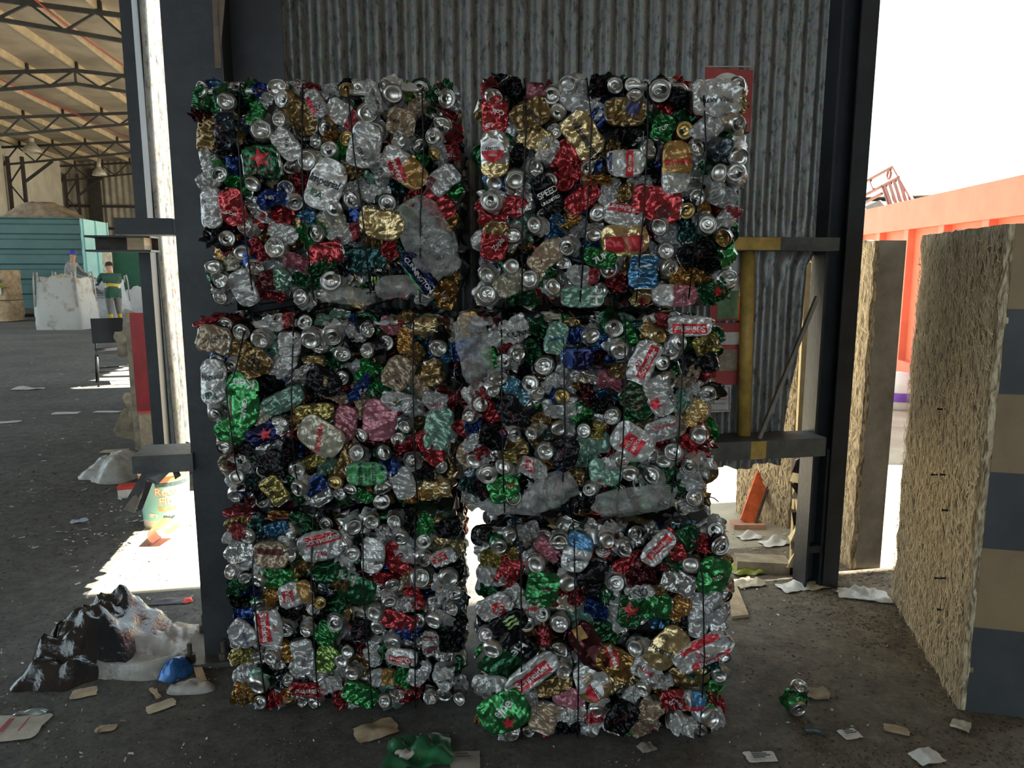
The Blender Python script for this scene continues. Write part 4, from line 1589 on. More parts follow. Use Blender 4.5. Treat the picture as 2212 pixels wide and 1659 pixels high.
CANCOUNT = 0
def make_bale(key):
    global CANCOUNT
    d, x0, x1, z0, z1, dep = BOX[key]
    ox, oy, sc = CROP[key]
    rng = random.Random(hash(key) % 1000 if False else sum(ord(c) for c in key)*7)
    base = Vector(((x0+x1)/2, d+dep/2, z0))
    root = thing('can_bale', BLAB[key], 'bale', base, 0, GRP)
    def crop_w(cx, cy): return at_d(ox+cx/sc, oy+cy/sc, d)
    def mpp(z): # metres per crop pixel at that height on the front plane
        return (d*cos(PITCH) - (z-CAMH)*sin(PITCH))/FPX/sc
    def backset(p):
        # rounded top and bottom edges, ragged sides
        e = 0.0
        for q in (p.z-z0, z1-p.z): e += max(0, .05-q)*.9
        for q in (p.x-x0, x1-p.x): e += max(0, .03-q)*.6
        return e
    occ = []
    def put(me, p, M3, col, tone=None, band=9.0, name='crushed_can'):
        M = Matrix.Translation(p) @ M3
        o = link(name, me, root, Matrix.Translation(-base) @ M)
        v = rng.uniform(.8, 1.15); o.color = tuple(min(1, c*v) for c in C[col]) + (1,)
        o['tone'] = list(C[tone]) if tone else [.5, .5, .5]
        o['band'] = float(band); o['sheen'] = .45 if col in 'wetnsp' else .85
        return o, M
    def face(p, L, W, ang, col, tone=None, band=9.0, mi=None, tilt=.22):
        me = FACES[mi if mi is not None else rng.randrange(2, len(FACES))]
        R3 = Euler((rng.uniform(-tilt, tilt), 0, rng.uniform(-tilt, tilt))).to_matrix()
        M3 = (Matrix.Rotation(-radians(ang), 3, 'Y') @ R3 @ Matrix.Diagonal((L/.135, 1.0 + .25*rng.random(), W/.080))).to_4x4()
        return (me,) + put(me, p, M3, col, tone, band)
    def endcan(p, dia, col, top, gilt=0, tilt=.45):
        s = dia/.0552 if top else dia/.060
        s = min(max(s, .8), 1.35)
        a = rng.uniform(0, 2*pi)
        ez, ex = rng.uniform(-tilt, tilt), rng.uniform(-tilt*.6, tilt)
        M3 = (Euler((ex, 0, ez)).to_matrix() @ Matrix.Rotation(a, 3, 'Y') @ Matrix.Diagonal((s, s*rng.uniform(.7, 1.1), s*rng.uniform(.86, 1.0)))).to_4x4()
        o, M = put(rng.choice(BODIES), p, M3, col)
        lid = link('can_lid' if top else 'can_bottom', rng.choice(TOPS) if top else rng.choice(DOMES), o)
        lid['gilt'] = float(gilt)
        return o
    def wadcan(p, w, h, ang, col):
        M3 = (Matrix.Rotation(-radians(ang), 3, 'Y') @ Euler((rng.uniform(-.4,.4), 0, rng.uniform(-.4,.4))).to_matrix() @ Matrix.Diagonal((w/.085, 1.0, h/.085))).to_4x4()
        return put(rng.choice(WADS), p, M3, col)
    lean = .075 if key == 'ML' else (.03 if key == 'TL' else 0.0)
    def clamp(p, hx, hz, ax=.015, az=.004):
        x0 = BOX[key][1] + lean*max(0, 1-(p.z-z0)/(z1-z0)*1.4)
        p.x = min(max(p.x, x0+hx-ax), x1-hx+ax); p.z = min(max(p.z, z0+hz-az), z1-hz+az)
        return p
    n = 0; last = None
    lines = BALES[key].strip().splitlines()
    for li, line in enumerate(lines):
        if line[0] == '+':
            f = line[1:].split('|'); me, o, M, k, q = last
            if f[0] == 'text':
                print_on(o, me, M, 'text', f[1], float(f[2])*k, float(f[3]), (float(f[4])*k, -float(f[5])*k), f[6], 1.0, .0022)
            elif f[0] == 'rect':
                print_on(o, me, M, 'rect', None, float(f[2])*k, float(f[3]), (float(f[4])*k, -float(f[5])*k), f[6], float(f[1])/float(f[2]), .0009)
            else:
                print_on(o, me, M, f[0], None, float(f[1])*k, float(f[2]), (float(f[3])*k, -float(f[4])*k), f[5], 1.0, {'disc': .0010, 'half': .0016}.get(f[0], .0013))
            continue
        f = line.split(); kind = f[0]; cx, cy = float(f[1]), float(f[2])
        p = crop_w(cx, cy); k = mpp(p.z)
        printed = li+1 < len(lines) and lines[li+1][0] == '+'
        if kind == 'F':
            L, W, ang = float(f[3])*k, float(f[4])*k, float(f[5]); ca_, sa_ = abs(cos(radians(ang))), abs(sin(radians(ang)))
            clamp(p, (L*ca_+W*sa_)*.45, (L*sa_+W*ca_)*.45)
        elif kind in 'TD': clamp(p, .027, .027)
        else:
            hw, hh = float(f[3])*k*.42, float(f[4])*k*.42; ca_, sa_ = abs(cos(radians(float(f[5])))), abs(sin(radians(float(f[5]))))
            clamp(p, hw*ca_+hh*sa_, hw*sa_+hh*ca_)
        p.y = d + backset(p)
        if kind == 'F':
            tone = f[7] if len(f) > 7 else None; band = float(f[8]) if len(f) > 8 else 9.0
            p.y += rng.uniform(-.016, -.006) if printed else rng.uniform(.002, .020)
            me, o, M = face(p, L, W, ang, f[6], tone, band, mi=rng.randrange(0, 5) if L*W > .0075 else None, tilt=.14 if L*W > .0075 else .25)
            last = (me, o, M, k, p); occ.append((p.x, p.z, min(L, W)*.5))
        elif kind in 'TD':
            p.y += rng.uniform(-.030, -.012)
            endcan(p, float(f[3])*k, f[4], kind == 'T', 1 if len(f) > 5 else 0); occ.append((p.x, p.z, float(f[3])*k*.5))
        elif kind == 'K':
            p.y += rng.uniform(0, .015)
            wadcan(p, float(f[3])*k, float(f[4])*k, float(f[5]), f[6]); occ.append((p.x, p.z, min(float(f[3]), float(f[4]))*k*.45))
        elif kind == 'P':
            w, h = float(f[3])*k, float(f[4])*k
            fm = film_mesh(rng, w, h, rng.random()*9).mesh('plastic_film', [FILM])
            link('plastic_film', fm, root, Matrix.Translation(p-base+Vector((0, -.014, 0))) @ Matrix.Rotation(-radians(float(f[5])), 4, 'Y'))
            occ.append((p.x, p.z, min(w, h)*.5))
        n += 1
    # smaller cans filling the gaps between them
    tries = 0; extra = 0
    while tries < 1500 and n + extra < 190:
        tries += 1
        p = Vector((rng.uniform(x0+.01, x1-.01), d, rng.uniform(z0+.03, z1-.02)))
        gap = min([hypot(p.x-a, p.z-b) - r for a, b, r in occ] or [1])
        if gap < .022: continue
        clamp(p, .05, .05); p.y = d + backset(p) + rng.uniform(.008, .028); q = rng.random()
        if q < .3: endcan(p + Vector((0, -.008, 0)), .052, rng.choice(FILLCOL), rng.random() < .5, 1 if rng.random() < .1 else 0)
        elif q < .6: wadcan(p, rng.uniform(.05, .08), rng.uniform(.05, .08), rng.uniform(0, 180), rng.choice(FILLCOL))
        else: face(p, rng.uniform(.09, .13), rng.uniform(.05, .07), rng.uniform(0, 180), rng.choice(FILLCOL), tilt=.4)
        occ.append((p.x, p.z, .026)); extra += 1
    # layer behind: whatever shows through the gaps
    nx = 10; nz_ = 8; back = 0
    for i in range(nx):
        for j in range(nz_):
            p = Vector((x0 + (i+.5+rng.uniform(-.3,.3))*(x1-x0)/nx, 0, z0 + (j+.5+rng.uniform(-.3,.3))*(z1-z0)/nz_))
            clamp(p, .062, .062, .02); p.y = d + .050 + backset(p)*.5 + rng.uniform(0, .012)
            if rng.random() < .25: wadcan(p, .09, .09, rng.uniform(0, 180), rng.choice(FILLCOL))
            else: face(p, rng.uniform(.11, .15), rng.uniform(.07, .09), rng.uniform(0, 180), rng.choice(FILLCOL), tilt=.3)
            back += 1
    CANCOUNT += n + extra + back
    # pressed mass inside
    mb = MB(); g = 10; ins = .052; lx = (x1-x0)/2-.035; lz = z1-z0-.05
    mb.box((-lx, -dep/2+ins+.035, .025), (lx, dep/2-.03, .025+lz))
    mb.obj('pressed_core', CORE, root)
    # the other sides: pressed cans joined
    jb = MB(); cols = []
    def addlow(M):
        col = C[rng.choice(FILLCOL)]
        src = rng.choice(LOWF) if rng.random() < .75 else LOWE
        a = len(jb.f)
        jb.add(src.v, src.f, 0, True, M)
        for k2, mi in enumerate(src.m): cols.append((.75, .74, .72) if mi == 1 else col)
    for side in (-1, 1):
        X = (x0 if side < 0 else x1) - base.x
        ny = max(4, int(dep/.085)); nzz = 8
        for i in range(ny):
            for j in range(nzz):
                p = Vector((X - side*.034 + rng.uniform(-.012, .012), -dep/2 + .07 + (i+.5+rng.uniform(-.3,.3))*(dep-.08)/ny, .06 + (j+.5+rng.uniform(-.3,.3))*(z1-z0-.12)/nzz))
                M = Matrix.Translation(p) @ Matrix.Rotation(side*pi/2, 4, 'Z') @ Matrix.Rotation(rng.uniform(0, pi), 4, 'Y') @ Euler((rng.uniform(-.3,.3), 0, rng.uniform(-.3,.3))).to_matrix().to_4x4()
                addlow(M)
    for i in range(10):
        for j in range(max(4, int(dep/.09))):
            ny = max(4, int(dep/.09))
            p = Vector((x0-base.x+.04+(i+.5+rng.uniform(-.3,.3))*(x1-x0-.08)/10, -dep/2+.03+(j+.5+rng.uniform(-.3,.3))*(dep-.06)/ny, z1-z0-.030+rng.uniform(-.008,.004)))
            M = Matrix.Translation(p) @ Matrix.Rotation(-pi/2, 4, 'X') @ Matrix.Rotation(rng.uniform(0, pi), 4, 'Y') @ Matrix.Diagonal((1, .8, 1, 1))
            addlow(M)
    me = jb.mesh('pressed_side_cans', [MIXM])
    ca = me.color_attributes.new('tint', 'FLOAT_COLOR', 'CORNER')
    buf = []
    for po in me.polygons:
        c = cols[po.index]
        buf += [c[0], c[1], c[2], 1.0]*po.loop_total
    ca.data.foreach_set('color', buf)
    link('pressed_side_cans', me, root, kind='stuff')
    # baling wires right round
    for pts in WIRES[key]:
        path = []
        for (cx, cy) in pts:
            p = crop_w(cx, cy); p.z = min(max(p.z, z0+.012), z1-.01); p.y = d - .044 + backset(p); path.append(p-base)
        top = path[0].copy(); bot = path[-1].copy()
        hz = z1-z0
        path = [Vector((top.x, dep/2, hz-.002)), Vector((top.x, -dep/2+.05, hz-.001))] + path + [Vector((bot.x, -dep/2+.05, .003)), Vector((bot.x, dep/2-.02, .003)), Vector((bot.x, dep/2, hz/2)), Vector((top.x, dep/2, hz-.002))]
        mb = MB(); mb.tube(path, .0026, 5); mb.obj('baling_wire', WIRE, root)
    if key == 'MR':
        pt = [at_d(x, y, d-.01)-base for x, y in ((1512,1100), (1520,1078), (1532,1073), (1543,1076), (1552,1084))]
        mb = MB(); mb.tube(pt, .0022, 5); mb.obj('wire_tail', WIRE, root)
    return root
WIRES = {'TL': [[(372,110),(385,500),(405,800),(432,1150),(465,1570)], [(785,110),(800,600),(812,1000),(865,1560)], [(1080,130),(1140,600),(1195,1000),(1240,1570)], [(1580,190),(1595,600),(1572,1000),(1562,1570)]],
         'TR': [[(412,80),(420,400),(395,900),(392,1570)], [(820,90),(845,400),(820,900),(775,1590)], [(1218,140),(1208,500),(1180,1000),(1145,1600)], [(1585,110),(1590,600),(1550,900),(1490,1600)]],
         'ML': [[(470,250),(400,550),(340,640),(385,1000),(420,1250)], [(815,90),(822,700),(828,1000),(860,1540)], [(1705,60),(1712,600),(1725,1100),(1740,1540)]],
         'MR': [[(392,90),(395,600),(402,1100),(415,1600)], [(848,110),(852,500),(858,1000),(835,1600)], [(1310,120),(1300,600),(1280,1100),(1245,1610)], [(1748,90),(1720,500),(1690,1000),(1640,1560)]],
         'BL': [[(360,480),(395,900),(440,1300),(455,1530)], [(790,130),(795,500),(815,1000),(828,1540)], [(1160,150),(1180,700),(1215,1100),(1232,1540)], [(1545,120),(1555,600),(1555,1100),(1550,1540)]],
         'BR': [[(350,140),(385,300),(385,800),(392,1590)], [(735,220),(735,600),(760,1000),(760,1560)], [(1535,180),(1570,500),(1580,1000),(1565,1560)]]}
for key in ('BL', 'BR', 'ML', 'MR', 'TL', 'TR'):
    make_bale(key)
# ================================================================== RIGHT SIDE: signs, rod, slabs, container
SIGNR = mat('faded_red_sign', (.33, .05, .05), .5, 0, .3, 9)
SIGNW = mat('faded_white_sign', (.50, .49, .46), .6, 0, .25, 12)
SIGNB = mat('faded_black_print', (.05, .05, .05), .6)
SIGNG = mat('faded_green_print', (.10, .18, .09), .6, 0, .4, 20)
def wall_plate(name, x0, y0, x1, y1, v, material, parent=None, th=.002):
    a = at_v(x0, y0, v); b = at_v(x1, y1, v); return plate_uz(name, a.dot(U), b.dot(U), b.z, a.z, v, material, parent, th)
def plate_uz(name, u0, u1, z0, z1, v, material, parent=None, th=.002):
    m = MB(); vs = [B(u, vv, z) for vv in (v, v+th) for u, z in ((u0,z0),(u1,z0),(u1,z1),(u0,z1))]
    m.add(vs, [(0,1,2,3),(7,6,5,4),(0,4,5,1),(1,5,6,2),(2,6,7,3),(3,7,4,0)])
    return m.obj(name, material, parent)
def disc_uz(name, px, py, v, r, material, parent, n=28):
    c = at_v(px, py, v); m = MB()
    m.add([c + U*(r*cos(2*pi*i/n)) + Vector((0,0,r*sin(2*pi*i/n))) for i in range(n)], [tuple(range(n))]); return m.obj(name, material, parent)
SV = 3.243
s = thing('wall_sign', 'red metal sign with a pale round emblem, high on the wall behind the top bale', 'sign')
wall_plate('board', 1524, 146, 1621, 285, SV, SIGNR, s)
disc_uz('emblem', 1571, 200, SV-.0015, .085, SIGNW, s)
m = MB(); m.bar(at_v(1524, 144, SV), at_v(1621, 144, SV), .004, .006); m.obj('top_edge', mat('sign_edge', (.4, .33, .28), .6), s)
wall_plate('sticker', 1606, 266, 1615, 276, SV-.002, SIGNW, s, .001)
s = thing('wall_sign', 'pale safety sign with red triangle lines below the yellow beam', 'sign')
wall_plate('board', 1545, 541, 1608, 640, SV, SIGNW, s)
for (p, q) in (((1548,545),(1602,545)), ((1602,545),(1602,635)), ((1552,600),(1572,556)), ((1572,556),(1580,600)), ((1580,600),(1552,600)), ((1566,622),(1604,585))):
    m = MB(); m.bar(at_v(*p, SV-.002), at_v(*q, SV-.002), .002, .007, up=V); m.obj('red_line', SIGNR, s)
s = thing('wall_sign', 'dark red faded poster with greenish picture between two wall signs', 'sign')
wall_plate('board', 1535, 642, 1603, 692, SV, SIGNR, s); wall_plate('picture', 1552, 628, 1594, 688, SV-.001, SIGNG, s, .001)
s = thing('wall_sign', 'red poster with pale label band and dome picture on the corrugated wall', 'sign')
wall_plate('board', 1530, 698, 1601, 830, SV-.001, SIGNR, s); wall_plate('label_band', 1555, 718, 1598, 744, SV-.002, SIGNW, s, .001)
wall_plate('picture', 1556, 756, 1592, 800, SV-.002, mat('faded_brown_print', (.25, .2, .14), .6, 0, .5, 30), s, .001)
s = thing('wall_sign', 'small pale notice with red border low on the corrugated wall', 'sign')
wall_plate('board', 1530, 833, 1577, 889, SV, SIGNW, s)
for (p, q) in (((1533,836),(1575,836)), ((1575,836),(1575,886)), ((1575,886),(1533,886)), ((1540,852),(1570,852)), ((1540,862),(1570,862)), ((1540,872),(1566,872))):
    m = MB(); m.bar(at_v(*p, SV-.002), at_v(*q, SV-.002), .002, .006, up=V); m.obj('red_line', SIGNR, s)
# yellow upright pipe in front of the sheet
m = MB(); p0 = at_v(1616, 545, 3.20); p1 = at_v(1607, 938, 3.20); m.tube([Vector((p0.x, p0.y, zb1)), Vector((p1.x, p1.y, zt2))], .032, 14)
tag(m.obj('yellow_pipe', YEL), 'upright worn yellow pipe between the two horizontal beams', 'pipe')
# leaning rod
q = at_v(1640, 938, 3.12); q.z = zt2; m = MB(); m.bar(q, at_v(1766, 640, 3.085), .022, .016); 
tag(m.obj('leaning_lath', mat('grey_lath', (.22, .19, .16), .8, 0, .2, 10)), 'grey wooden lath leaning across the gap beside the steel column', 'lath')

# ---- rough slabs
def fibre():
    m = bpy.data.materials.new('straw_textured_concrete'); m.use_nodes = True
    n = m.node_tree.nodes; l = m.node_tree.links; p = n['Principled BSDF']
    tc = n.new('ShaderNodeTexCoord'); mp = n.new('ShaderNodeMapping'); mp.inputs['Scale'].default_value = (1, 1, .22)
    l.new(tc.outputs['Object'], mp.inputs['Vector'])
    a = n.new('ShaderNodeTexNoise'); a.inputs['Scale'].default_value = 75; a.inputs['Detail'].default_value = 4; a.inputs['Distortion'].default_value = 1.2; l.new(mp.outputs[0], a.inputs['Vector'])
    r = n.new('ShaderNodeValToRGB'); r.color_ramp.elements[0].position = .36; r.color_ramp.elements[1].position = .64
    r.color_ramp.elements[0].color = (.17, .12, .07, 1); r.color_ramp.elements[1].color = (.70, .58, .39, 1)
    l.new(a.outputs['Fac'], r.inputs['Fac']); l.new(r.outputs['Color'], p.inputs['Base Color'])
    p.inputs['Roughness'].default_value = .9
    b = n.new('ShaderNodeBump'); b.inputs['Strength'].default_value = 1; b.inputs['Distance'].default_value = .012
    l.new(a.outputs['Fac'], b.inputs['Height']); l.new(b.outputs[0], p.inputs['Normal'])
    return m
FIB = fibre()
STRAW = mat('straw_fibre', (.68, .56, .37), .85, 0, .3, 40)
SLABG = mat('grey_cast_concrete', (.30, .275, .235), .85, 0, .3, 5, .4, 60)
STR_Y = mat('stripe_ochre', (.24, .165, .09), .6, 0, .15, 6)
STR_K = mat('stripe_black', (.042, .047, .052), .55, 0, .25, 6)
def slab(label, pf, pb, thick, h, stripes=None, nstraw=600, seed=1):
    """upright slab: rough left face from pf (near) to pb (far) on the floor"""
    rg = random.Random(seed)
    pf = Vector((*pf, 0)); pb = Vector((*pb, 0)); ax = (pb-pf); Ln = ax.length; ax.normalize()
    nr = Vector((ax.y, -ax.x, 0))          # to the right, away from the rough face
    t = thing('concrete_slab', label, 'concrete slab', pf)
    m = MB()
    vs = []; n = 16
    # body with slightly broken edges
    m.add([nr*a + ax*b + Vector((0,0,c)) for c in (0, h) for a, b in ((.028,0.001),(thick,0),(thick,Ln),(.028,Ln))], [(0,3,2,1),(4,5,6,7),(0,1,5,4),(1,2,6,5),(2,3,7,6),(3,0,4,7)])
    m.obj('body', SLABG, t)
    # rough face
    m = MB(); sd = rg.uniform(0, 30)
    def P(i, j):
        e = min(i, 1-i, j, 1-j)
        q = nr*(.003 - .012*noise.noise(Vector((i*Ln*14+sd, j*h*9, 0))) - .008*noise.noise(Vector((i*Ln*60+sd, j*h*30, 4))))
        a = ax*(i*Ln + (.008*noise.noise(Vector((j*25+sd, i*9, 2))) if e == 0 else 0))
        z = j*h + (.008*noise.noise(Vector((i*25+sd, 1, 2))) if j == 1 else 0)
        return q + a + Vector((0,0,max(0, z)))
    m.grid(P, 26, 44); m.grid(lambda i, j: P(0, j) + nr*.03*i, 2, 44); m.grid(lambda i, j: P(i, 1) + nr*.03*j, 26, 2); m.obj('rough_face', FIB, t)
    # straw fibres standing on the rough face
    if nstraw:
        m = MB()
        for k in range(nstraw):
            c = ax*rg.uniform(.01, Ln-.01) + Vector((0,0,rg.uniform(.02, h-.02))) - nr*.006
            a = rg.gauss(0, .5); L = rg.uniform(.012, .04); w = rg.uniform(.0012, .003)
            d = Vector((0,0,cos(a)))+ax*sin(a); sdv = Vector((0,0,-sin(a)))+ax*cos(a)
            b = nr*-rg.uniform(.0, .012)
            m.add([c-d*L-sdv*w, c-d*L+sdv*w, c+b*.7+sdv*w, c+b*.7-sdv*w, c+d*L+b*rg.uniform(-.4,1)], [(0,1,2,3),(3,2,4)], 0)
        o = m.obj('straw_fibres', STRAW, t); o['kind'] = 'stuff'
    if stripes:
        for (za, zb, mt) in stripes:
            m = MB(); m.add([nr*a + ax*(-.0025 if f else 0) + Vector((0,0,z)) for f in (1, 0) for a, z in ((.026,za),(thick,za),(thick,zb),(.026,zb))],
                            [(0,1,2,3),(0,4,5,1),(1,5,6,2),(2,6,7,3),(3,7,4,0)]); m.obj('painted_stripe', mt, t)
    return t, ax, nr
def zat(py, d, px): return at_d(px, py, d).z
p2f = at_z(2068, 1532); p2b = at_z(1926, 1292)
dS = p2f.y
zz = [max(0.0, zat(py, dS, 2110)) for py in (1560, 1352, 1182, 1018, 850, 667, 470)]
h2 = 1.74
st = []
zz[0] = 0.0; zz[-1] = h2
for k in range(6): st.append((zz[k], zz[k+1], STR_K if k % 2 == 0 else STR_Y))
sl2, ax2, nr2 = slab('thick upright slab with ochre and black striped end and straw-rough side', (p2f.x, p2f.y), (p2b.x, p2b.y), .25, h2, st, 6500, 3)
NAIL = mat('black_nail', (.02, .02, .022), .5, .6)
for (px, py) in ((2040, 884), (2026, 1026), (2046, 1026), (2050, 1103), (2034, 1250), (2047, 1250), (2040, 1318)):
    r = ray(px, py); t_ = (p2f - EYE).dot(nr2)/r.dot(nr2); hit = EYE + r*t_
    m = MB(); lo = hit - p2f; m.tube([lo + nr2*.005, lo - nr2*.022], .0035, 5); m.tube([lo-nr2*.022, lo-nr2*.025], .006, 6); m.obj('nail', NAIL, sl2)
p1f = at_z(1836, 1230); a1 = Vector((p1f.x + .10, p1f.y+.95))
slab('upright grey slab just behind the steel column, straw-rough pale side', (p1f.x, p1f.y), (p1f.x - .10, p1f.y + .95), .17, 1.73, None, 1500, 5)
p3f = at_z(1702, 1142); p3b = at_z(1588, 1106)
slab('pale slab outside seen through the gap under the wall', (p3f.x, p3f.y), (p3b.x, p3b.y), .45, 1.72, None, 800, 8)

# ---- orange-red roll-off container in the yard
ORG = mat('orange_red_container_paint', (.70, .17, .10), .55, 0, .12, 3, .1, 10)
cA = Vector((4.62, 6.2, 0)); cB = Vector((5.42, 12.4, 0)); ca = (cB-cA); cL = ca.length; ca.normalize(); cn = Vector((ca.y, -ca.x, 0))
cont = thing('skip_container', 'tall orange-red ribbed scrap container standing in the yard', 'container', (cA+cB)/2)
def cblk(a0, a1, n0, n1, z0, z1, nm, material=ORG, par=None):
    o = cA - (cA+cB)/2; m = MB()
    m.add([o + ca*a + cn*b + Vector((0,0,z)) for z in (z0, z1) for a, b in ((a0,n0),(a1,n0),(a1,n1),(a0,n1))], [(0,3,2,1),(4,5,6,7),(0,1,5,4),(1,2,6,5),(2,3,7,6),(3,0,4,7)])
    return m.obj(nm, material, par or cont)
H3 = 2.42
cblk(0, cL, .0, .05, .2, H3, 'side_wall'); cblk(0, cL, 2.35, 2.4, .2, H3, 'side_wall'); cblk(0, .05, .05, 2.35, .2, H3, 'end_wall'); cblk(cL-.05, cL, .05, 2.35, .2, H3, 'end_wall')
cblk(0, cL, .05, 2.35, .2, .28, 'bottom'); cblk(-.02, cL+.02, -.10, .0, H3-.36, H3, 'top_rail'); cblk(0, cL, -.08, 0, .2, .42, 'bottom_rail')
a_ = .25
while a_ < cL-.2:
    cblk(a_, a_+.14, -.085, 0, .42, H3-.36, 'rib'); a_ += 1.0
cblk(.4, .6, .3, 2.1, 0, .2, 'skid', RUST); cblk(cL-.6, cL-.4, .3, 2.1, 0, .2, 'skid', RUST)
cblk(.05, cL-.05, .05, 2.35, .28, H3-.25, 'scrap_load', mat('mixed_scrap', (.25, .23, .2), .8, 0, .5, 3))
# scrap on top
BRN = mat('rusty_brown_frame', (.18, .07, .045), .6, .2, .3, 8)
def yd(px, py, off=.5):    # point above the container, a little behind its front face
    r = ray(px, py); t_ = (cA + cn*off - EYE).dot(cn)/r.dot(cn); return EYE + r*t_
f = thing('bed_base', 'rusty brown slatted bed base tilted on the scrap container', 'bed base', yd(1920, 447))
F0 = f.location
def fb(p, q, w=.035): m = MB(); m.bar(yd(*p)-F0, yd(*q)-F0, w, w); m.obj('bar', BRN, f)
for p, q in (((1862,397),(1930,360)), ((1862,425),(1943,383)), ((1930,360),(1976,441)), ((1880,388),(1888,408)), ((1862,442),(1905,418)), ((1906,400),(1922,447)), ((1922,447),(1976,441))): fb(p, q)
for k in range(4):
    x = k/4
    m = MB(); m.bar(yd(1912+x*40, 400-x*22)-F0, yd(1928+x*44, 447-x*6)-F0, .09, .02, up=cn); m.obj('slat', BRN, f)
m = MB(); c0 = yd(1921, 376)-F0; m.tube([c0 + ca*.07*cos(t*pi/8) + Vector((0,0,.07*sin(t*pi/8))) for t in range(17)], .018, 6); m.obj('ring', BRN, f)
WHT = mat('white_scrap_panel', (.62, .62, .60), .6, 0, .1, 3)
for i, (lab, quad, o_) in enumerate((('leaning white board sticking out of the scrap container', ((2078,394),(2122,394),(2121,424),(2074,428)), .8),
                                 ('flat pale sheet lying on top of the scrap container', ((2050,432),(2075,420),(2122,418),(2120,430)), .5),
                                 ('dark bent sheet on the scrap container end', ((2176,410),(2206,396),(2212,398),(2212,412)), .7),
                                 ('dark scrap piece beside the rusty frame', ((1868,446),(1900,432),(1914,448),(1872,456)), .6),
                                 ('grey scrap piece between frame and white board', ((1992,446),(2000,430),(2056,424),(2050,440)), .6))):
    P4 = [yd(x, y, o_) for x, y in quad]; m = MB(); b0 = P4[0]
    m.add([p-b0 for p in P4] + [p-b0+cn*.03+Vector((0,0,-.01)) for p in P4], [(0,1,2,3),(7,6,5,4),(0,4,5,1),(1,5,6,2),(2,6,7,3),(3,7,4,0)])
    o = m.obj('scrap_sheet', WHT if i in (0,1) else (STEEL2 if i > 2 else STEEL)); o.location = b0; tag(o, lab, 'scrap')
# shed far behind the container
sh = thing('shed', 'white shed with shallow roof far behind the container', 'building', at_d(2150, 640, 40).to_2d().to_3d())
m = MB(); m.box((-14, 0, 0), (14, 8, 5.0)); m.obj('wall', WHT, sh)
m = MB(); m.add([(-14.4,-.4,5.0),(14.4,-.4,5.9),(14.4,8.4,5.9),(-14.4,8.4,5.0),(-14.4,-.4,5.12),(14.4,-.4,6.02),(14.4,8.4,6.02),(-14.4,8.4,5.12)], [(0,3,2,1),(4,5,6,7),(0,1,5,4),(1,2,6,5),(2,3,7,6),(3,0,4,7)]); m.obj('roof', mat('grey_roof', (.5,.5,.5), .6), sh)
sk = thing('yard_sack', 'white and purple sack lying on the yard ground behind the slabs', 'sack', at_z(1936, 880))
m = MB(); m.lathe([(.001,.42), (.12,.40), (.2,.3), (.24,.15), (.22,.02), (.2,0)], 16); m.obj('sack', WHT, sk)
m = MB(); m.lathe([(.246,.10), (.25,.16), (.238,.2)], 16); m.obj('printed_band', mat('purple_print', (.16,.06,.4), .6), sk)
# ---- things on the ground near the opening
OB = mat('orange_painted_board', (.62, .11, .03), .7, 0, .35, 14)
lb = thing('leaning_channel', 'orange painted steel channel leaning on the pale slab outside', 'steel channel', at_z(1612, 1138))
L0 = lb.location; q0 = Vector((0,0,.03)); q1 = at_d(1662, 985, L0.y+.22) - L0
m = MB(); m.bar(q0, q1, .085, .02, up=(0,-1,.3)); m.obj('face', OB, lb)
dv = (q1-q0).normalized(); sv = dv.cross(Vector((0,-1,.3))).normalized()
m = MB(); m.bar(q0+sv*.05, q1+sv*.05, .014, .05, up=(0,-1,.3)); m.obj('flange', RUST, lb)
m = MB(); m.box((-.09,-.05,0), (.10,.05,.03)); m.obj('foot_plate', mat('pinkish_brick', (.45,.25,.17), .8), lb)
CREAM = mat('cream_board_edge', (.62, .50, .28), .7, 0, .15, 10)
m = MB(); a = at_v(1712, 1219, 3.42); b = at_v(1720, 960, 3.42); a.z = 0; m.bar(a, Vector((b.x, b.y, 1.62)), .03, .02, up=V)
tag(m.obj('upright_batten', CREAM), 'thin cream upright batten in the gap beside the steel column', 'batten')
rb = thing('rubble_pile', 'crumbling broken cladding heaped upright beside the steel column', 'rubble', at_v(1722, 1225, 3.36)); rb.location.z = 0
for k in range(9):
    m = MB(); rg = random.Random(k); z = .0 + k*.075
    vs = [Vector((rg.uniform(-.035,.035)+sx*rg.uniform(.02,.045), sy*rg.uniform(.01,.04), z + sz*rg.uniform(.02,.055))) for sx in (-1,1) for sy in (-1,1) for sz in (-1,1)]
    for v_ in vs: v_.z = max(0, v_.z)
    m.add(vs, [(0,1,3,2),(4,6,7,5),(0,4,5,1),(2,3,7,6),(0,2,6,4),(1,5,7,3)]); m.obj('chunk', CREAM if k % 2 else RUST, rb)
# kerb strip and board behind the bale, yellow wrapper
m = MB(); a = at_z(1588, 1226); b = at_z(1700, 1232); m.bar(a+Vector((0,0,.03)), b+Vector((0,0,.03)), .12, .06)
tag(m.obj('ground_plank', mat('weathered_plank', (.30, .24, .16), .85, 0, .3, 12)), 'weathered plank lying across the opening below the wall', 'plank')
m = MB(); P3 = [at_z(1586, 1256), at_z(1617, 1333), at_z(1580, 1338), at_z(1574, 1262)]
m.add([p+Vector((0,0,z)) for z in (.0,.014) for p in P3], [(3,2,1,0),(4,5,6,7),(0,1,5,4),(1,2,6,5),(2,3,7,6),(3,0,4,7)])
tag(m.obj('board_offcut', mat('chipboard', (.42, .31, .2), .85, 0, .25, 20)), 'pointed chipboard offcut lying beside the bottom bale', 'board')
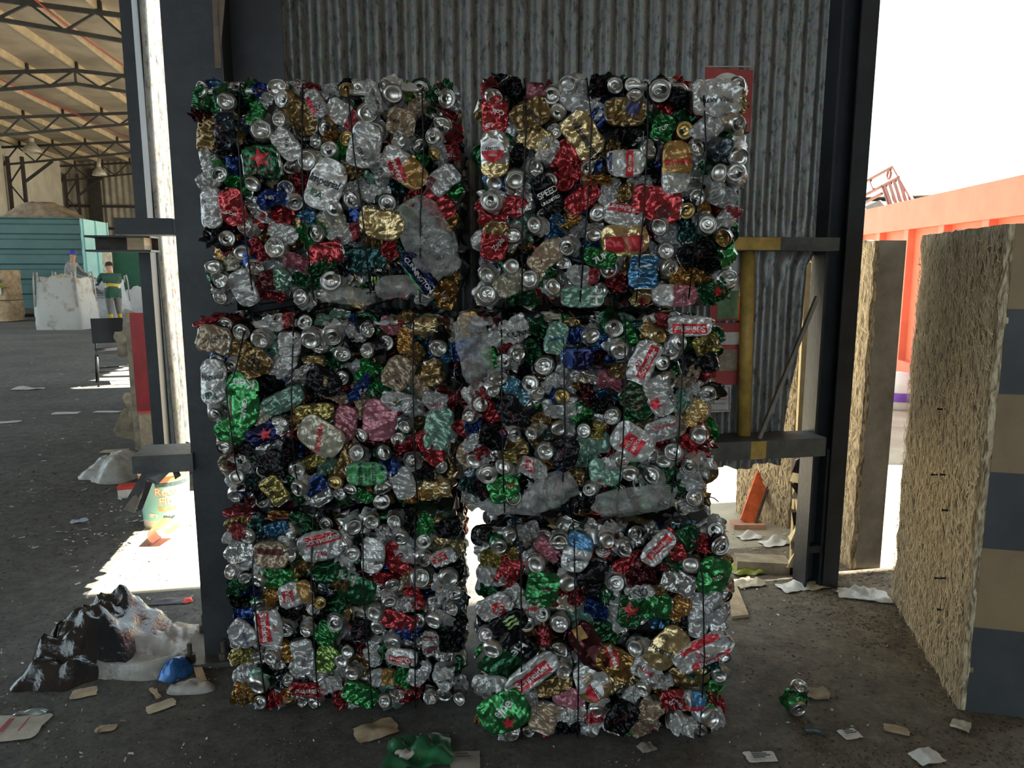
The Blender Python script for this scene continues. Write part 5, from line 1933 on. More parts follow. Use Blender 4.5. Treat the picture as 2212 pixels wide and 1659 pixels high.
# ================================================================== LITTER ON THE FLOOR
def crumple_sheet(w, h, seed, amp=.012, n=14, outline=None, lift=.004, wl=.06):
    rg = random.Random(seed); cr = Crumple(rg, 6, wl, min(amp, .03)*.3); mb = MB(); ox = rg.uniform(0, 50)
    def P(i, j):
        x = (i-.5)*w; y = (j-.5)*h
        k = 1 - .16*noise.noise(Vector((i*3+ox, j*3, 0))) - .06*(abs(2*i-1)**3)*(abs(2*j-1)**3)
        amp_ = min(amp, .03)
        x *= k; y *= k
        e = 1 - max(abs(2*i-1), abs(2*j-1))**3
        z = lift + max(0, cr(x, y)*.5*(.4+e) + amp_*.7*(.35+e)*(.6+noise.noise(Vector((i*2.3+ox, j*2.3, 1)))))
        return (x, y, z)
    mb.grid(P, n, n); return mb
PAPER = mat('dirty_white_paper', (.62, .61, .58), .8, 0, .12, 30)
CARD = mat('brown_card', (.40, .31, .21), .85, 0, .25, 18)
def paper(name, px, py, w, h, rz, label, cat='paper', material=PAPER, amp=.004, seed=1, marks=0, n=8):
    p = at_z(px, py); t = thing(name, label, cat, p, rz)
    mb = crumple_sheet(w, h, seed, amp, n); mb.obj('sheet', material, t)
    for k in range(marks):
        m = MB(); m.add([(-w*.3, h*(.22-.16*k)-.003, amp*2+.006), (w*(.1+.2*((k*7) % 3)/2), h*(.22-.16*k)-.003, amp*2+.006), (w*(.1+.2*((k*7) % 3)/2), h*(.22-.16*k)+.003, amp*2+.006), (-w*.3, h*(.22-.16*k)+.003, amp*2+.006)], [(0,1,2,3)]); m.obj('printed_line', SIGNB, t)
    return t
def one(o, label, cat, group=None): return tag(o, label, cat, group)
paper('paper_note', 1836, 1588, .07, .055, .2, 'small white note lying past the crushed green can', marks=3, seed=2)
paper('paper_note', 1643, 1637, .10, .055, .05, 'white printed slip lying before the corner of the bottom bale', marks=4, seed=3)
paper('paper_scrap', 1936, 1578, .08, .05, -.4, 'creamy torn card scrap near the striped slab foot', material=CARD, seed=4)
paper('tissue_scrap', 2001, 1638, .10, .07, .3, 'white crumpled butterfly-shaped tissue on the dirt', amp=.02, seed=5)
paper('paper_scrap', 2075, 1570, .07, .06, .9, 'pale creased wrapper by the foot of the striped slab', amp=.02, seed=6, material=mat('pale_wrapper', (.5,.47,.38), .5, 0, .3, 30))
paper('card_piece', 1004, 1644, .10, .09, .05, 'grey square of card on the dark floor before the bales', material=mat('grey_card', (.30, .28, .25), .85), seed=7, marks=2)
paper('card_piece', 812, 1580, .15, .10, .5, 'brown flattened carton scrap before the left stack', material=CARD, amp=.015, seed=8)
paper('card_label', 28, 1574, .20, .155, .12, 'torn label card with red barcode print on the dark floor', material=mat('beige_card', (.42, .39, .33), .8), seed=9, marks=0)
q = bpy.data.objects['card_label']
for k, (x, w_) in enumerate(((-.085, .012), (-.03, .02), (.035, .006))):
    m = MB(); m.add([(x, -.04, .016), (x+w_, -.04, .016), (x+w_, .04, .016), (x, .04, .016)], [(0,1,2,3)]); m.obj('printed_block', SIGNR, q)
paper('foil_sachet', 68, 1542, .11, .035, .1, 'small crumpled foil sachet above the torn label card', material=mat('blue_silver_foil', (.35,.42,.45), .3, .7, .4, 40), amp=.02, seed=10)
paper('card_piece', 183, 1498, .09, .07, .4, 'small tan card square on the floor below the black bag', material=CARD, seed=11)
paper('paper_scrap', 348, 1527, .10, .06, .7, 'pale triangular paper scrap below the clear plastic', material=mat('buff_paper', (.52,.45,.33), .8), seed=12)
paper('paper_scrap', 232, 1575, .06, .04, .2, 'tiny ochre leaf of card on the open floor', material=CARD, seed=13)
paper('paper_scrap', 142, 893, .28, .14, .1, 'pale sheet lying on the hall floor before the junk bale', seed=14)
paper('paper_scrap', 232, 890, .3, .1, .0, 'pale strip lying beside the rag and cardboard junk', seed=15)
paper('paper_scrap', 248, 975, .22, .12, .3, 'buff paper lying in front of the clear film heap', material=mat('buff_paper', (.52,.45,.33), .8), seed=16)
paper('paper_scrap', 60, 841, .4, .12, .2, 'white wrapper far out on the hall floor', amp=.03, seed=17)
paper('paper_scrap', 8, 913, .3, .12, .4, 'white scrap on the hall floor at the open side', seed=18)
paper('paper_scrap', 172, 1128, .10, .06, .6, 'small white and blue wrapper on the hall floor', material=mat('white_blue_wrapper', (.5,.55,.7), .5, 0, .3, 40), amp=.03, seed=19)
paper('dark_scrap', 366, 1300, .17, .07, .15, 'dark blue flake of plastic on the floor beside the column', material=mat('dark_blue_plastic', (.06,.07,.10), .5), seed=20)
paper('red_scrap', 405, 1299, .045, .06, .5, 'small bright red scrap beside the column', material=mat('bright_red_plastic', (.65,.05,.04), .5), seed=21, amp=.015)
for (x, y, s_, lab, sd) in ((1618, 1262, .16, 'buff paper heap by the chipboard offcut', 31), (1716, 1270, .17, 'pale plastic scrap before the steel column', 32), (1765, 1268, .13, 'buff torn carton right at the foot of the steel column', 33),
                        (1672, 1175, .17, 'white magazine pages in the opening under the wall', 34), (1618, 1162, .14, 'small blue and white wrapper in the opening under the wall', 35)):
    paper('paper_scrap', x, y, s_, s_*.6, .3, lab, material=mat('buff_paper', (.52,.45,.33), .8) if sd in (31, 33) else PAPER, amp=.03, seed=sd)
CLEAR = mat('clear_plastic_bag', (.62, .61, .58), .18, 0, .2, 20, .4, 60, alpha=.55, spec=.9)
paper('plastic_wrap', 1866, 1288, .24, .13, -.3, 'heap of clear plastic wrap with yellow strip by the rough slab', cat='plastic', material=mat('milky_wrap', (.72,.71,.66), .25, 0, .15, 20, .3, 60, alpha=.9), amp=.07, seed=22, n=18)
paper('yellow_strip', 1872, 1279, .10, .04, .3, 'yellow plastic strip on the heap of clear wrap', cat='plastic', material=mat('yellow_film', (.5,.42,.08), .4), amp=.1, seed=23)
paper('green_wrapper', 1606, 1232, .16, .16, .2, 'yellow green crumpled wrapper beside the bottom bale', cat='plastic', material=mat('yellow_green_film', (.24,.26,.03), .4, 0, .4, 20), amp=.09, seed=24, n=16)
paper('green_bag', 905, 1626, .22, .17, .1, 'dark green crumpled plastic bag before the stacks', cat='plastic', material=mat('green_film', (.015,.12,.05), .3, 0, .4, 15), amp=.05, seed=25, n=20)
paper('paper_scrap', 868, 1640, .08, .05, .8, 'white crumpled scrap beside the green bag', amp=.03, seed=26)
paper('leaf_scrap', 1395, 1618, .06, .045, .4, 'grey leaf-like scrap before the bottom bale', material=mat('grey_card', (.30, .28, .25), .85), amp=.015, seed=27)
# crushed green can on its own
gc = thing('loose_can', 'crushed green drink can lying alone on the dirt floor', 'can', at_z(1725, 1552))
b_ = link('can_body', BODIES[2], gc, Mx((0,0,.034), .25, 0, .15, (1.05,1.2,1.05))); b_.color = (*C['G'], 1); b_['band'] = 9.0; b_['sheen'] = .85; b_['tone'] = [.5,.5,.5]
l_ = link('can_lid', TOPS[0], b_); l_['gilt'] = 0.0
w_ = link('crushed_side', WADS[3], gc, Mx((0,.05,.043), .2, .3, 0, (.95,.9,.95))); w_.color = (*C['g'], 1); w_['band'] = 9.0; w_['sheen'] = .85; w_['tone'] = [.5,.5,.5]
l2 = link('can_bottom', DOMES[1], gc, Mx((.03,.07,.085), -1.1, 0, .4)); l2['gilt'] = 0.0
rk = crumple_sheet(.09, .06, 44, .05, 12).obj('stone', mat('tan_stone', (.36,.29,.2), .9)); rk.location = at_z(1763, 1503); one(rk, 'small tan crumpled lump behind the loose green can', 'stone')
tw = MB(); p = at_z(1738, 1583); q_ = at_z(1786, 1592); tw.tube([Vector((0,0,.012)), (q_-p)*.5+Vector((0,.01,.014)), q_-p+Vector((0,0,.012))], [.010, .012, .008], 7)
tw = tw.obj('twisted_stub', mat('dark_twisted_film', (.05,.06,.06), .35, 0, .4, 50)); tw.location = p; one(tw, 'dark twisted plastic stub on the dirt floor', 'plastic')
# ---- bags by the column
def bag(name, label, px, py, w, dp, hgt, material, seed, n=26, rz=0, hollow=False, tilt=0.0, cs=.4):
    rg = random.Random(seed); cr = Crumple(rg, 7, .13, .012*cs); cr2 = Crumple(rg, 6, .045, .0042*max(cs, .6)); mb = MB(); ox = rg.uniform(0, 40)
    p = at_z(px, py); t = thing(name, label, 'plastic bag', p, rz)
    def P(i, j):
        a = 2*pi*i; r = j
        e = 1 + .25*noise.noise(Vector((cos(a)*1.3+ox, sin(a)*1.3, 0))) + .10*noise.noise(Vector((cos(a)*4+ox, sin(a)*4, 3)))
        x = cos(a)*r*w/2*e; y = sin(a)*r*dp/2*e
        prof = (1-r**2.2)
        if hollow: prof = max(0, 1-abs(r-.72)/.28)*.9
        z = hgt*prof*(1 + .35*noise.noise(Vector((x*7+ox, y*7, 2)))) + (cr(x, y)+cr2(x, y))*min(1, (1-r)*4)*(1 if not hollow else .5) + tilt*x*prof
        return (x, y, max(.003, z))
    mb.grid(P, n*2, n); mb.obj('film', material, t)
    return t
BLK = mat('black_bin_bag', (.014, .014, .016), .18, 0, .3, 12, .4, 50, spec=.9)
bag('black_bag', 'glossy black bin bag slumped on the floor left of the column', 226, 1400, .34, .72, .19, BLK, 3, rz=-.25, cs=1.0)
bag('printed_bag', 'clear plastic bag with faint red print beside the column base', 362, 1384, .27, .34, .035, mat('pinkish_clear_bag', (.55,.47,.42), .15, 0, .2, 8, .6, 40, alpha=.45, spec=1.0), 5, rz=-.2)
bag('clear_bag', 'clear plastic bag open like a ring in front of the black bag', 292, 1432, .46, .28, .07, mat('whitish_clear_bag', (.62,.60,.56), .13, 0, .15, 10, .6, 50, alpha=.42, spec=1.0), 7, hollow=True)
bag('blue_wrapper', 'crumpled blue foil wrapper below the column base plate', 380, 1455, .14, .14, .07, mat('blue_foil', (.03,.12,.32), .25, .4, .5, 30), 9, n=14)
bag('clear_bag', 'small clear plastic cup scrap beside the blue wrapper', 414, 1488, .18, .10, .03, CLEAR, 11, n=14)
bag('clear_film', 'heap of clear film on the hall floor behind the knee-high beam', 262, 1022, .55, .6, .16, CLEAR, 13)
# bits of brown stick
for i, ((x0, y0), (x1, y1), lab) in enumerate((((326, 1492), (345, 1512), 'thin pale splinter of wood below the clear plastic'), ((340, 1512), (336, 1496), 'short pale splinter crossing another'),
                                 ((425, 1440), (442, 1490), 'short brown stick between the clear cup and the bale'), ((207, 1585), (214, 1580), 'tiny pale stick on the open floor'))):
    p = at_z(x0, y0); q_ = at_z(x1, y1); m = MB(); m.bar(Vector((0,0,.008)), q_-p+Vector((0,0,.012)), .012 if i != 2 else .03, .008)
    o = m.obj('stick', WOOD); o.location = p; one(o, lab, 'stick')
# uncounted small litter and dirt crumbs
def scatter(name, label, regions, count, smin, smax, mats_, seed, flat=True):
    rg = random.Random(seed); mb = MB()
    for k in range(count):
        reg = regions[rg.randrange(len(regions))]
        px = rg.uniform(reg[0], reg[2]); py = rg.uniform(reg[1], reg[3])
        p = at_z(px, py)
        if noise.noise(Vector((p.x*2.2, p.y*2.2, seed))) + .6*noise.noise(Vector((p.x*7, p.y*7, seed))) < rg.uniform(-.35, .35): continue
        s_ = rg.uniform(smin, smax) * min(1.6, max(.45, p.y/4.0)); a = rg.uniform(0, 2*pi); c_, s2 = cos(a), sin(a); mi = rg.randrange(len(mats_))
        if flat:
            l_, w2 = s_*rg.uniform(.5, 1.6), s_*rg.uniform(.12, .6)
            pts = [(-l_, -w2), (l_, -w2*rg.uniform(.3, 1)), (l_*rg.uniform(.6, 1), w2), (-l_*rg.uniform(.5, 1), w2)]
            mb.add([(p.x+x*c_-y*s2, p.y+x*s2+y*c_, .002+rg.random()*.007) for x, y in pts], [(0,1,2,3)], mi)
        else:
            h = s_*rg.uniform(.15, .5)
            vs = [(p.x+s_*cos(2*pi*i/5+a)*rg.uniform(.6,1.2), p.y+s_*sin(2*pi*i/5+a)*rg.uniform(.6,1.2), 0.0005) for i in range(5)] + [(p.x+rg.uniform(-.3,.3)*s_, p.y+rg.uniform(-.3,.3)*s_, h)]
            mb.add(vs, [(i, (i+1) % 5, 5) for i in range(5)], mi)
    o = mb.obj(name, mats_); tag(o, label, 'litter', kind='stuff'); return o
scatter('paper_bits', 'tiny white paper and plastic shreds strewn over the hall floor', [(0,1000,420,1300), (60,1040,420,1200), (0,1300,480,1659), (0,760,260,1000)], 900, .004, .015, [PAPER, mat('buff_paper', (.52,.45,.33), .8), PAPER, CARD], 4)
scatter('paper_bits', 'tiny pale shreds on the floor before and right of the bales', [(1580,1240,2060,1659), (460,1560,1640,1659), (1560,1130,1700,1250)], 520, .003, .010, [PAPER, CARD, mat('buff_paper', (.52,.45,.33), .8)], 5)
scatter('dirt_crumbs', 'dark crumbs of dirt strewn over the floor right of the bales', [(1580,1240,2080,1659), (1700,1230,1960,1400), (1600,1500,2212,1659)], 5200, .003, .013, [mat('dark_dirt', (.055,.046,.036), .95, 0, .4, 40), mat('tan_dirt', (.16,.125,.085), .95, 0, .3, 40), mat('mid_dirt', (.10,.082,.06), .95, 0, .3, 40)], 6, False)
scatter('dirt_crumbs', 'dark crumbs of dirt over the floor left of the bales', [(0,1280,480,1659), (0,1000,430,1280), (430,1540,1640,1659)], 3600, .003, .011, [mat('dark_dirt', (.055,.046,.036), .95, 0, .4, 40), mat('tan_dirt', (.16,.125,.085), .95, 0, .3, 40), mat('mid_dirt', (.10,.082,.06), .95, 0, .3, 40)], 7, False)
# ================================================================== LEFT: bucket, junk, hall contents, people
# ---- paint bucket
bp = at_z(362, 1128); bk = thing('paint_bucket', 'mint green paint bucket with orange band under the knee-high beam', 'bucket', bp)
BR_, BH = .148, .36
def bk_r(z): return BR_*(.9 + .1*z/BH)
m = MB(); m.lathe([(0, .0), (bk_r(0), 0), (bk_r(.03), .03)], 36); m.lathe([(bk_r(.03), .03), (bk_r(.055), .055)], 36); m.obj('base', mat('cream_bucket_plastic', (.60, .52, .36), .5), bk)
m = MB(); m.lathe([(bk_r(.055), .055), (bk_r(.30), .30)], 36); m.obj('printed_wall', mat('mint_label', (.26, .50, .42), .5, 0, .06, 4), bk)
m = MB(); m.lathe([(bk_r(.30), .30), (bk_r(.335), .335)], 36); m.obj('orange_band', mat('orange_label', (.75, .22, .08), .5, 0, .06, 4), bk)
m = MB(); m.lathe([(bk_r(.335)+.002, .335), (bk_r(.36)+.008, .345), (bk_r(.36)+.008, .372), (0, .374)], 36); m.obj('lid', mat('cream_bucket_plastic', (.60, .52, .36), .5), bk)
def wrap_text(txt, size, a0, z, key, off=.0, bold=.01):
    me = text_mesh(txt, size, bold*size/.05); bm = mesh_to_bm(me); cut_grid(bm, .012); bpy.data.meshes.remove(me)
    for v in bm.verts:
        r = bk_r(z+v.co.y) + .0012 + off; a = a0 + v.co.x/r
        v.co = Vector((r*sin(a), -r*cos(a), z+v.co.y))
    pm = bpy.data.meshes.new('lettering'); bm.to_mesh(pm); bm.free(); pm.materials.append(key); link('lettering', pm, bk)
INKK = mat('dark_ink', (.04, .06, .06), .5); INKC = mat('cream_ink', (.80, .66, .45), .5); INKO = mat('orange_ink', (.8, .28, .1), .5)
wrap_text('IMPERMEABILIZANTE', .024, .85, .283, INKK)
for a_, t_, z_ in ((.48, 'Recu', .238), (.44, 'Fib', .178)):
    wrap_text(t_, .066, a_, z_, INKO, 0, .0022); wrap_text(t_, .066, a_, z_, INKC, .0008, 0)
wrap_text('FIBRADO', .024, .5, .128, INKO); wrap_text('20 kg', .022, -.12, .09, INKC); wrap_text('Pintura', .022, .55, .075, INKK)
# torn orange pot in the sun
op = thing('broken_pot', 'torn orange plastic pot lying in the patch of sunlight', 'pot', at_z(352, 1170))
m = MB(); m.grid(lambda i, j: (.055*(1+.25*j)*cos(i*4.2), .14*(j-.5), .06+.055*(1+.25*j)*sin(i*4.2)*.9), 18, 5); m.obj('shell', mat('orange_plastic', (.85, .16, .04), .4), op, )
for v_ in op.children[0].data.vertices: v_.co.z = max(0.0, v_.co.z)
# small red-white box
rbx = thing('small_carton', 'small red and white carton on the hall floor beside the bucket', 'carton', at_z(278, 1072), .3)
m = MB(); m.box((-.06,-.04,0), (.06,.04,.06)); m.obj('body', PAPER, rbx); m = MB(); m.box((-.062,-.042,.06), (.062,.042,.085)); m.obj('lid', mat('bright_red_plastic', (.65,.05,.04), .5), rbx)
# bent dark flaps hanging under the lower beam end
fl = thing('bent_flap', 'bent dark sheet strips hanging under the knee-high beam end', 'metal strip', at_v(350, 1016, 3.05))
FLM = mat('dark_bent_sheet', (.05, .05, .05), .45, .3, .4, 9); FLT = mat('tan_bent_sheet', (.26, .23, .18), .6, 0, .3, 9)
def quadstrip(pts, v, material, th=.003):
    P = [at_v(x, y, vv) - fl.location for (x, y), vv in zip(pts, v)]; m = MB()
    n_ = len(P); m.add(P + [p+V*th for p in P], [tuple(range(n_)), tuple(range(2*n_-1, n_-1, -1))] + [(i, i+n_, (i+1) % n_+n_, (i+1) % n_) for i in range(n_)]); m.obj('strip', material, fl)
quadstrip([(310,1016),(330,1016),(282,1106),(262,1098)], [3.08,3.08,3.02,3.02], FLM)
quadstrip([(306,1046),(318,1042),(290,1108),(266,1100)], [3.07,3.07,3.01,3.01], FLT)
quadstrip([(316,1040),(330,1042),(308,1100),(296,1104)], [3.06,3.06,3.0,3.0], FLM)
quadstrip([(322,1016),(370,1016),(340,1048),(312,1036)], [3.05,3.05,3.03,3.03], mat('grey_bent_sheet', (.14,.14,.14), .5, .3, .3, 9))
quadstrip([(372,1016),(386,1016),(391,1028),(378,1036)], [3.05,3.05,3.04,3.04], FLM)
# ---- junk bale of rags and cardboard with a red sheet before it
jb_ = at_z(312, 972); jn = thing('junk_bale', 'ragged brown bale of cardboard and rags beyond the narrow channel', 'bale', jb_)
RAG = mat('brown_rag_cardboard', (.30, .25, .18), .9, 0, .45, 7, .6, 40)
for k in range(26):
    rg = random.Random(100+k); z = rg.uniform(.03, 1.0); w, h = rg.uniform(.25, .5), rg.uniform(.12, .3)
    mb = crumple_sheet(w, h, 200+k, .06, 12); o = mb.obj('scrap_layer', RAG if k % 3 else CARD, jn, )
    o.matrix_basis = Mx((rg.uniform(-.05, .35), rg.uniform(-.05, .25), z+.1), pi/2+rg.uniform(-.5,.5), rg.uniform(-.6,.6), rg.uniform(-.4,.4))
m = MB(); m.box((-.08, .0, 0), (.55, .45, 1.12)); m.obj('core', RAG, jn)
rs = thing('red_sheet', 'dark red steel sheet propped against the junk bale', 'metal sheet', at_z(318, 1004, .35))
dR = jb_.y - .22
a = at_d(279, 676, dR); b = at_d(350, 893, dR)
RED = mat('dark_red_paint', (.30, .018, .022), .4, 0, .35, 4)
rs.location = (a.x, dR, b.z)
m = MB(); m.box((0, 0, 0), (b.x-a.x, .02, a.z-b.z)); m.obj('panel', RED, rs)
m = MB(); m.box((0, -.004, 0), (b.x-a.x, 0, .02)); m.obj('lower_edge', mat('bright_red_edge', (.6,.08,.07), .5), rs)
m = MB(); m.box((.0, .02, -b.z), (b.x-a.x, .06, 0)); m.obj('support', CARD, rs)
# ---- chair
ch = thing('office_chair', 'black stackable chair standing on the hall floor beside the junk bale', 'chair', at_z(250, 828), .55)
BLKP = mat('black_chair_plastic', (.012, .012, .014), .4); BLKM = mat('black_chair_tube', (.02, .02, .02), .35, .3)
m = MB(); m.box((-.22,-.22,.43), (.22,.22,.48)); m.obj('seat', BLKP, ch)
m = MB(); m.grid(lambda i, j: (-.23+.46*i, .20+.05*j-.03*sin(pi*i), .55+.34*j), 8, 6); m.grid(lambda i, j: (-.23+.46*(1-i), .225+.05*j-.03*sin(pi*i), .55+.34*j), 8, 6); m.obj('backrest', BLKP, ch)
for sx in (-1, 1):
    m = MB(); m.tube([(sx*.2,-.2,.43), (sx*.22,-.24,0)], .013, 8); m.obj('leg', BLKM, ch)
    m = MB(); m.tube([(sx*.2,.28,.8), (sx*.2,.2,.45), (sx*.22,.24,0)], .013, 8); m.obj('leg', BLKM, ch)
m = MB(); m.tube([(-.21,-.22,.2), (.21,-.22,.2)], .010, 8); m.obj('stretcher', BLKM, ch)
m = MB(); m.tube([(-.21,.22,.2), (.21,.22,.2)], .010, 8); m.obj('stretcher', BLKM, ch)

# ---- containers in the hall
TEAL = mat('teal_container_paint', (.06, .135, .13), .55, 0, .15, 1.2, .1, 8)
TEAL_LIT = mat('lit_teal_container_paint', (.30, .58, .58), .55, 0, .1, 1.2)  # container end in lighter teal: the light falling on it is in the colour
DGRN = mat('dark_green_paint', (.035, .13, .085), .5, 0, .15, 1)
def hall_box(name, label, pxr, v, ztop, wid, dep, m_front, m_side, ribs, zb=.3, px_l=None):
    ur = at_v(pxr, 600, v).dot(U); ul = at_v(px_l, 600, v).dot(U) if px_l is not None else ur - wid
    t = thing(name, label, 'container', B((ul+ur)/2, v+dep/2, 0), TH)
    w = (ur-ul)/2
    m = MB()
    nr_ = ribs*4; prof = []
    for k in range(ribs):
        z0_ = zb + (ztop-zb)*k/ribs; hh = (ztop-zb)/ribs
        prof += [(0, z0_), (0, z0_+hh*.55), (.07, z0_+hh*.65), (.07, z0_+hh*.92)]
    prof.append((0, ztop))
    for i in range(len(prof)-1):
        (y0, za), (y1, zb_) = prof[i], prof[i+1]
        m.add([(-w, -dep/2+y0, za), (w, -dep/2+y0, za), (w, -dep/2+y1, zb_), (-w, -dep/2+y1, zb_)], [(0,1,2,3)])
    m.obj('ribbed_side', m_front, t)
    m = MB(); m.box((-w, -dep/2+.075, zb), (w-.02, dep/2, ztop)); m.obj('body', m_front, t)
    m = MB(); m.box((w-.02, -dep/2, zb), (w+.02, dep/2, ztop)); m.obj('end_door', m_side, t)
    for yy in (-dep/2+.1, 0, dep/2-.1):
        m = MB(); m.bar((w+.04, yy, zb), (w+.04, yy, ztop), .06, .06, up=(0,1,0)); m.obj('door_post', m_side, t)
    m = MB(); m.box((-w, -dep/2, ztop), (w+.02, -dep/2+.12, ztop+.02)); m.obj('top_rail', m_front, t)
    for xx in (-w+.5, w-.6):
        m = MB(); m.box((xx, -dep/2+.2, 0), (xx+.3, dep/2-.2, zb)); m.obj('skid', STEEL, t)
    return t, w
c1, w1 = hall_box('hall_container', 'long teal ribbed container in the hall behind the workers', 184, 26.0, 3.1, 7.5, 2.4, TEAL, TEAL_LIT, 6)
c2, w2_ = hall_box('hall_container', 'dark green container further right behind the green-jacketed worker', 322, 28.6, 2.4, 0, 2.2, DGRN, DGRN, 1, px_l=246)
# pale door panel between them
m = MB(); a = at_v(219, 540, 26.4); b = at_v(247, 640, 26.4); plate_uz('door_panel', a.dot(U), b.dot(U), 0, a.z+.25, 26.4, mat('cream_panel', (.66, .58, .44), .7), None, .06)
tag(bpy.data.objects['door_panel'], 'cream panel standing between the teal and the dark green container', 'panel')
# tarp heap on the container
th_ = thing('tarp_heap', 'brown dusty tarp heap lying on top of the teal container', 'tarp', B(at_v(92, 480, 27).dot(U), 27.2, 3.12), TH)
m = MB(); m.grid(lambda i, j: ((i-.5)*2.4, (j-.5)*1.6, max(.0, .55*(1-abs(2*i-1)**2)*(1-abs(2*j-1)**3)*(1+.4*noise.noise(Vector((i*4, j*3, 2))))+.03*noise.noise(Vector((i*20, j*14, 1))))), 30, 14); m.obj('tarp', mat('dusty_tarp', (.28, .21, .14), .9, 0, .4, 4, .5, 20), th_)

# ---- big bags
SACK = mat('white_woven_sack', (.26, .21, .15), .8, 0, .18, 3.2, .5, 14, col2=(.46, .45, .42), thr=(.30, .47))
SACKG = mat('grey_woven_sack', (.42, .42, .43), .8, 0, .15, 5, .4, 30)
DIRT = mat('sack_dirt', (.33, .28, .21), .9, 0, .4, 6)
def bigbag(label, px, py, w, dp, h, material, seed, rz=0.0, taper=0.0, loops=True, fill=None):
    p = at_z(px, py); p.y += dp*.35
    t = thing('bulk_bag', label, 'bulk bag', p, rz); rg = random.Random(seed); ox = rg.uniform(0, 30)
    mb = MB(); n = 40; nt = 22
    def P(i, j):
        a = 2*pi*i; c, s_ = cos(a), sin(a)
        sq = 1/max(abs(c), abs(s_))**.75
        k = (.95 + .09*sin(pi*min(1, j*1.25+.12)) - (taper+.06)*j) * (1 + .05*noise.noise(Vector((c*2+ox, s_*2, j*4))) + .025*noise.noise(Vector((c*7+ox, s_*7, j*12))))
        return (c*sq*w/2*k, s_*sq*dp/2*k, h*j + (.04*h*noise.noise(Vector((c*3+ox, s_*3, 9))) if j > .9 else 0))
    mb.grid(P, n, nt); mb.obj('sack', material, t)
    m = MB(); m.grid(lambda i, j: ((i-.5)*w*(.86-taper), (j-.5)*dp*(.86-taper), h*.93 + .16*(1-abs(2*i-1)**2)*(1-abs(2*j-1)**2) + .07*noise.noise(Vector((i*7+ox, j*7, 1)))), 16, 10, 0, False); m.obj('filling', fill or mat('cream_scrap_filling', (.52,.44,.33), .9, 0, .4, 12), t)
    if loops:
        for sx, sy in ((-1,-1), (1,-1), (-1,1), (1,1)):
            m = MB(); x, y = sx*w*.42, sy*dp*.42
            m.tube([(x*1.05, y*1.12, h*.45), (x*1.02, y*1.05, h*.95), (x*.98, y, h*1.12), (x*.85, y, h*1.1), (x*.8, y*1.03, h*.93)], .022, 5); m.obj('lifting_loop', material, t)
    return t
bigbag('large dirty white bulk bag in front of the blue-capped worker', 131, 712, 1.22, 1.0, 1.32, SACK, 4, .05)
b2 = bigbag('grey bulk bag with dark mountain print between the two workers', 222, 691, 1.1, .9, 1.2, SACKG, 9, -.1, taper=.10)
m = MB(); m.add([(-.16,-.50,.78), (.26,-.50,.78), (.20,-.5,.84), (.06,-.50,.98), (-.02,-.5,.93), (-.10,-.50,.88)], [(0,1,2,3,4,5)]); m.obj('printed_emblem', mat('dark_grey_print', (.10,.10,.11), .8), b2)
for z in (.72, .66): 
    m = MB(); m.add([(-.16,-.50,z), (.26,-.50,z+.01), (.26,-.50,z+.03), (-.16,-.50,z+.02)], [(0,1,2,3)]); m.obj('printed_line', mat('dark_grey_print', (.10,.10,.11), .8), b2)
bigbag('clean white sack slumped behind the green-jacketed worker', 292, 683, .95, .8, .85, mat('clean_white_sack', (.62,.63,.64), .7, 0, .08, 5, .4, 25), 14, .1, taper=.28, loops=False, fill=mat('clean_white_sack', (.78,.78,.78), .7))
# ---- cardboard bale at the open side
cb = thing('cardboard_bale', 'brown cardboard bale with coloured scraps standing before the teal container', 'bale', at_z(6, 694), .05)
CB2 = mat('baled_cardboard', (.42, .29, .17), .9, 0, .4, 6, .6, 25)
for k, (z0_, z1_) in enumerate(((.02, .62), (.64, 1.5))):
    m = MB(); sd = k*3.7
    def P(i, j, z0_=z0_, z1_=z1_, sd=sd):
        a = 2*pi*i; c, s_ = cos(a), sin(a); sq = 1/max(abs(c), abs(s_))**.85
        q = 1+.06*noise.noise(Vector((c*4+sd, s_*4, j*7)))
        return (c*sq*.48*q, s_*sq*.42*q, z0_+(z1_-z0_)*j)
    m.grid(P, 36, 12); m.add([(-.45,-.4,z1_-.01), (.45,-.4,z1_-.01), (.45,.4,z1_-.01), (-.45,.4,z1_-.01)], [(0,1,2,3)]); m.obj('pressed_block', CB2, cb)
for k, (x, z, w, h, mt) in enumerate(((.22, 1.15, .2, .2, mat('green_print', (.03,.25,.08), .7)), (.28, .95, .09, .3, PAPER), (-.1, 1.35, .12, .2, PAPER), (.05, 1.3, .15, .1, mat('orange_ink', (.8,.28,.1), .5)))):
    m = MB(); m.box((x-w/2, -.475, z-h/2), (x+w/2, -.44, z+h/2)); m.obj('scrap', mt, cb)

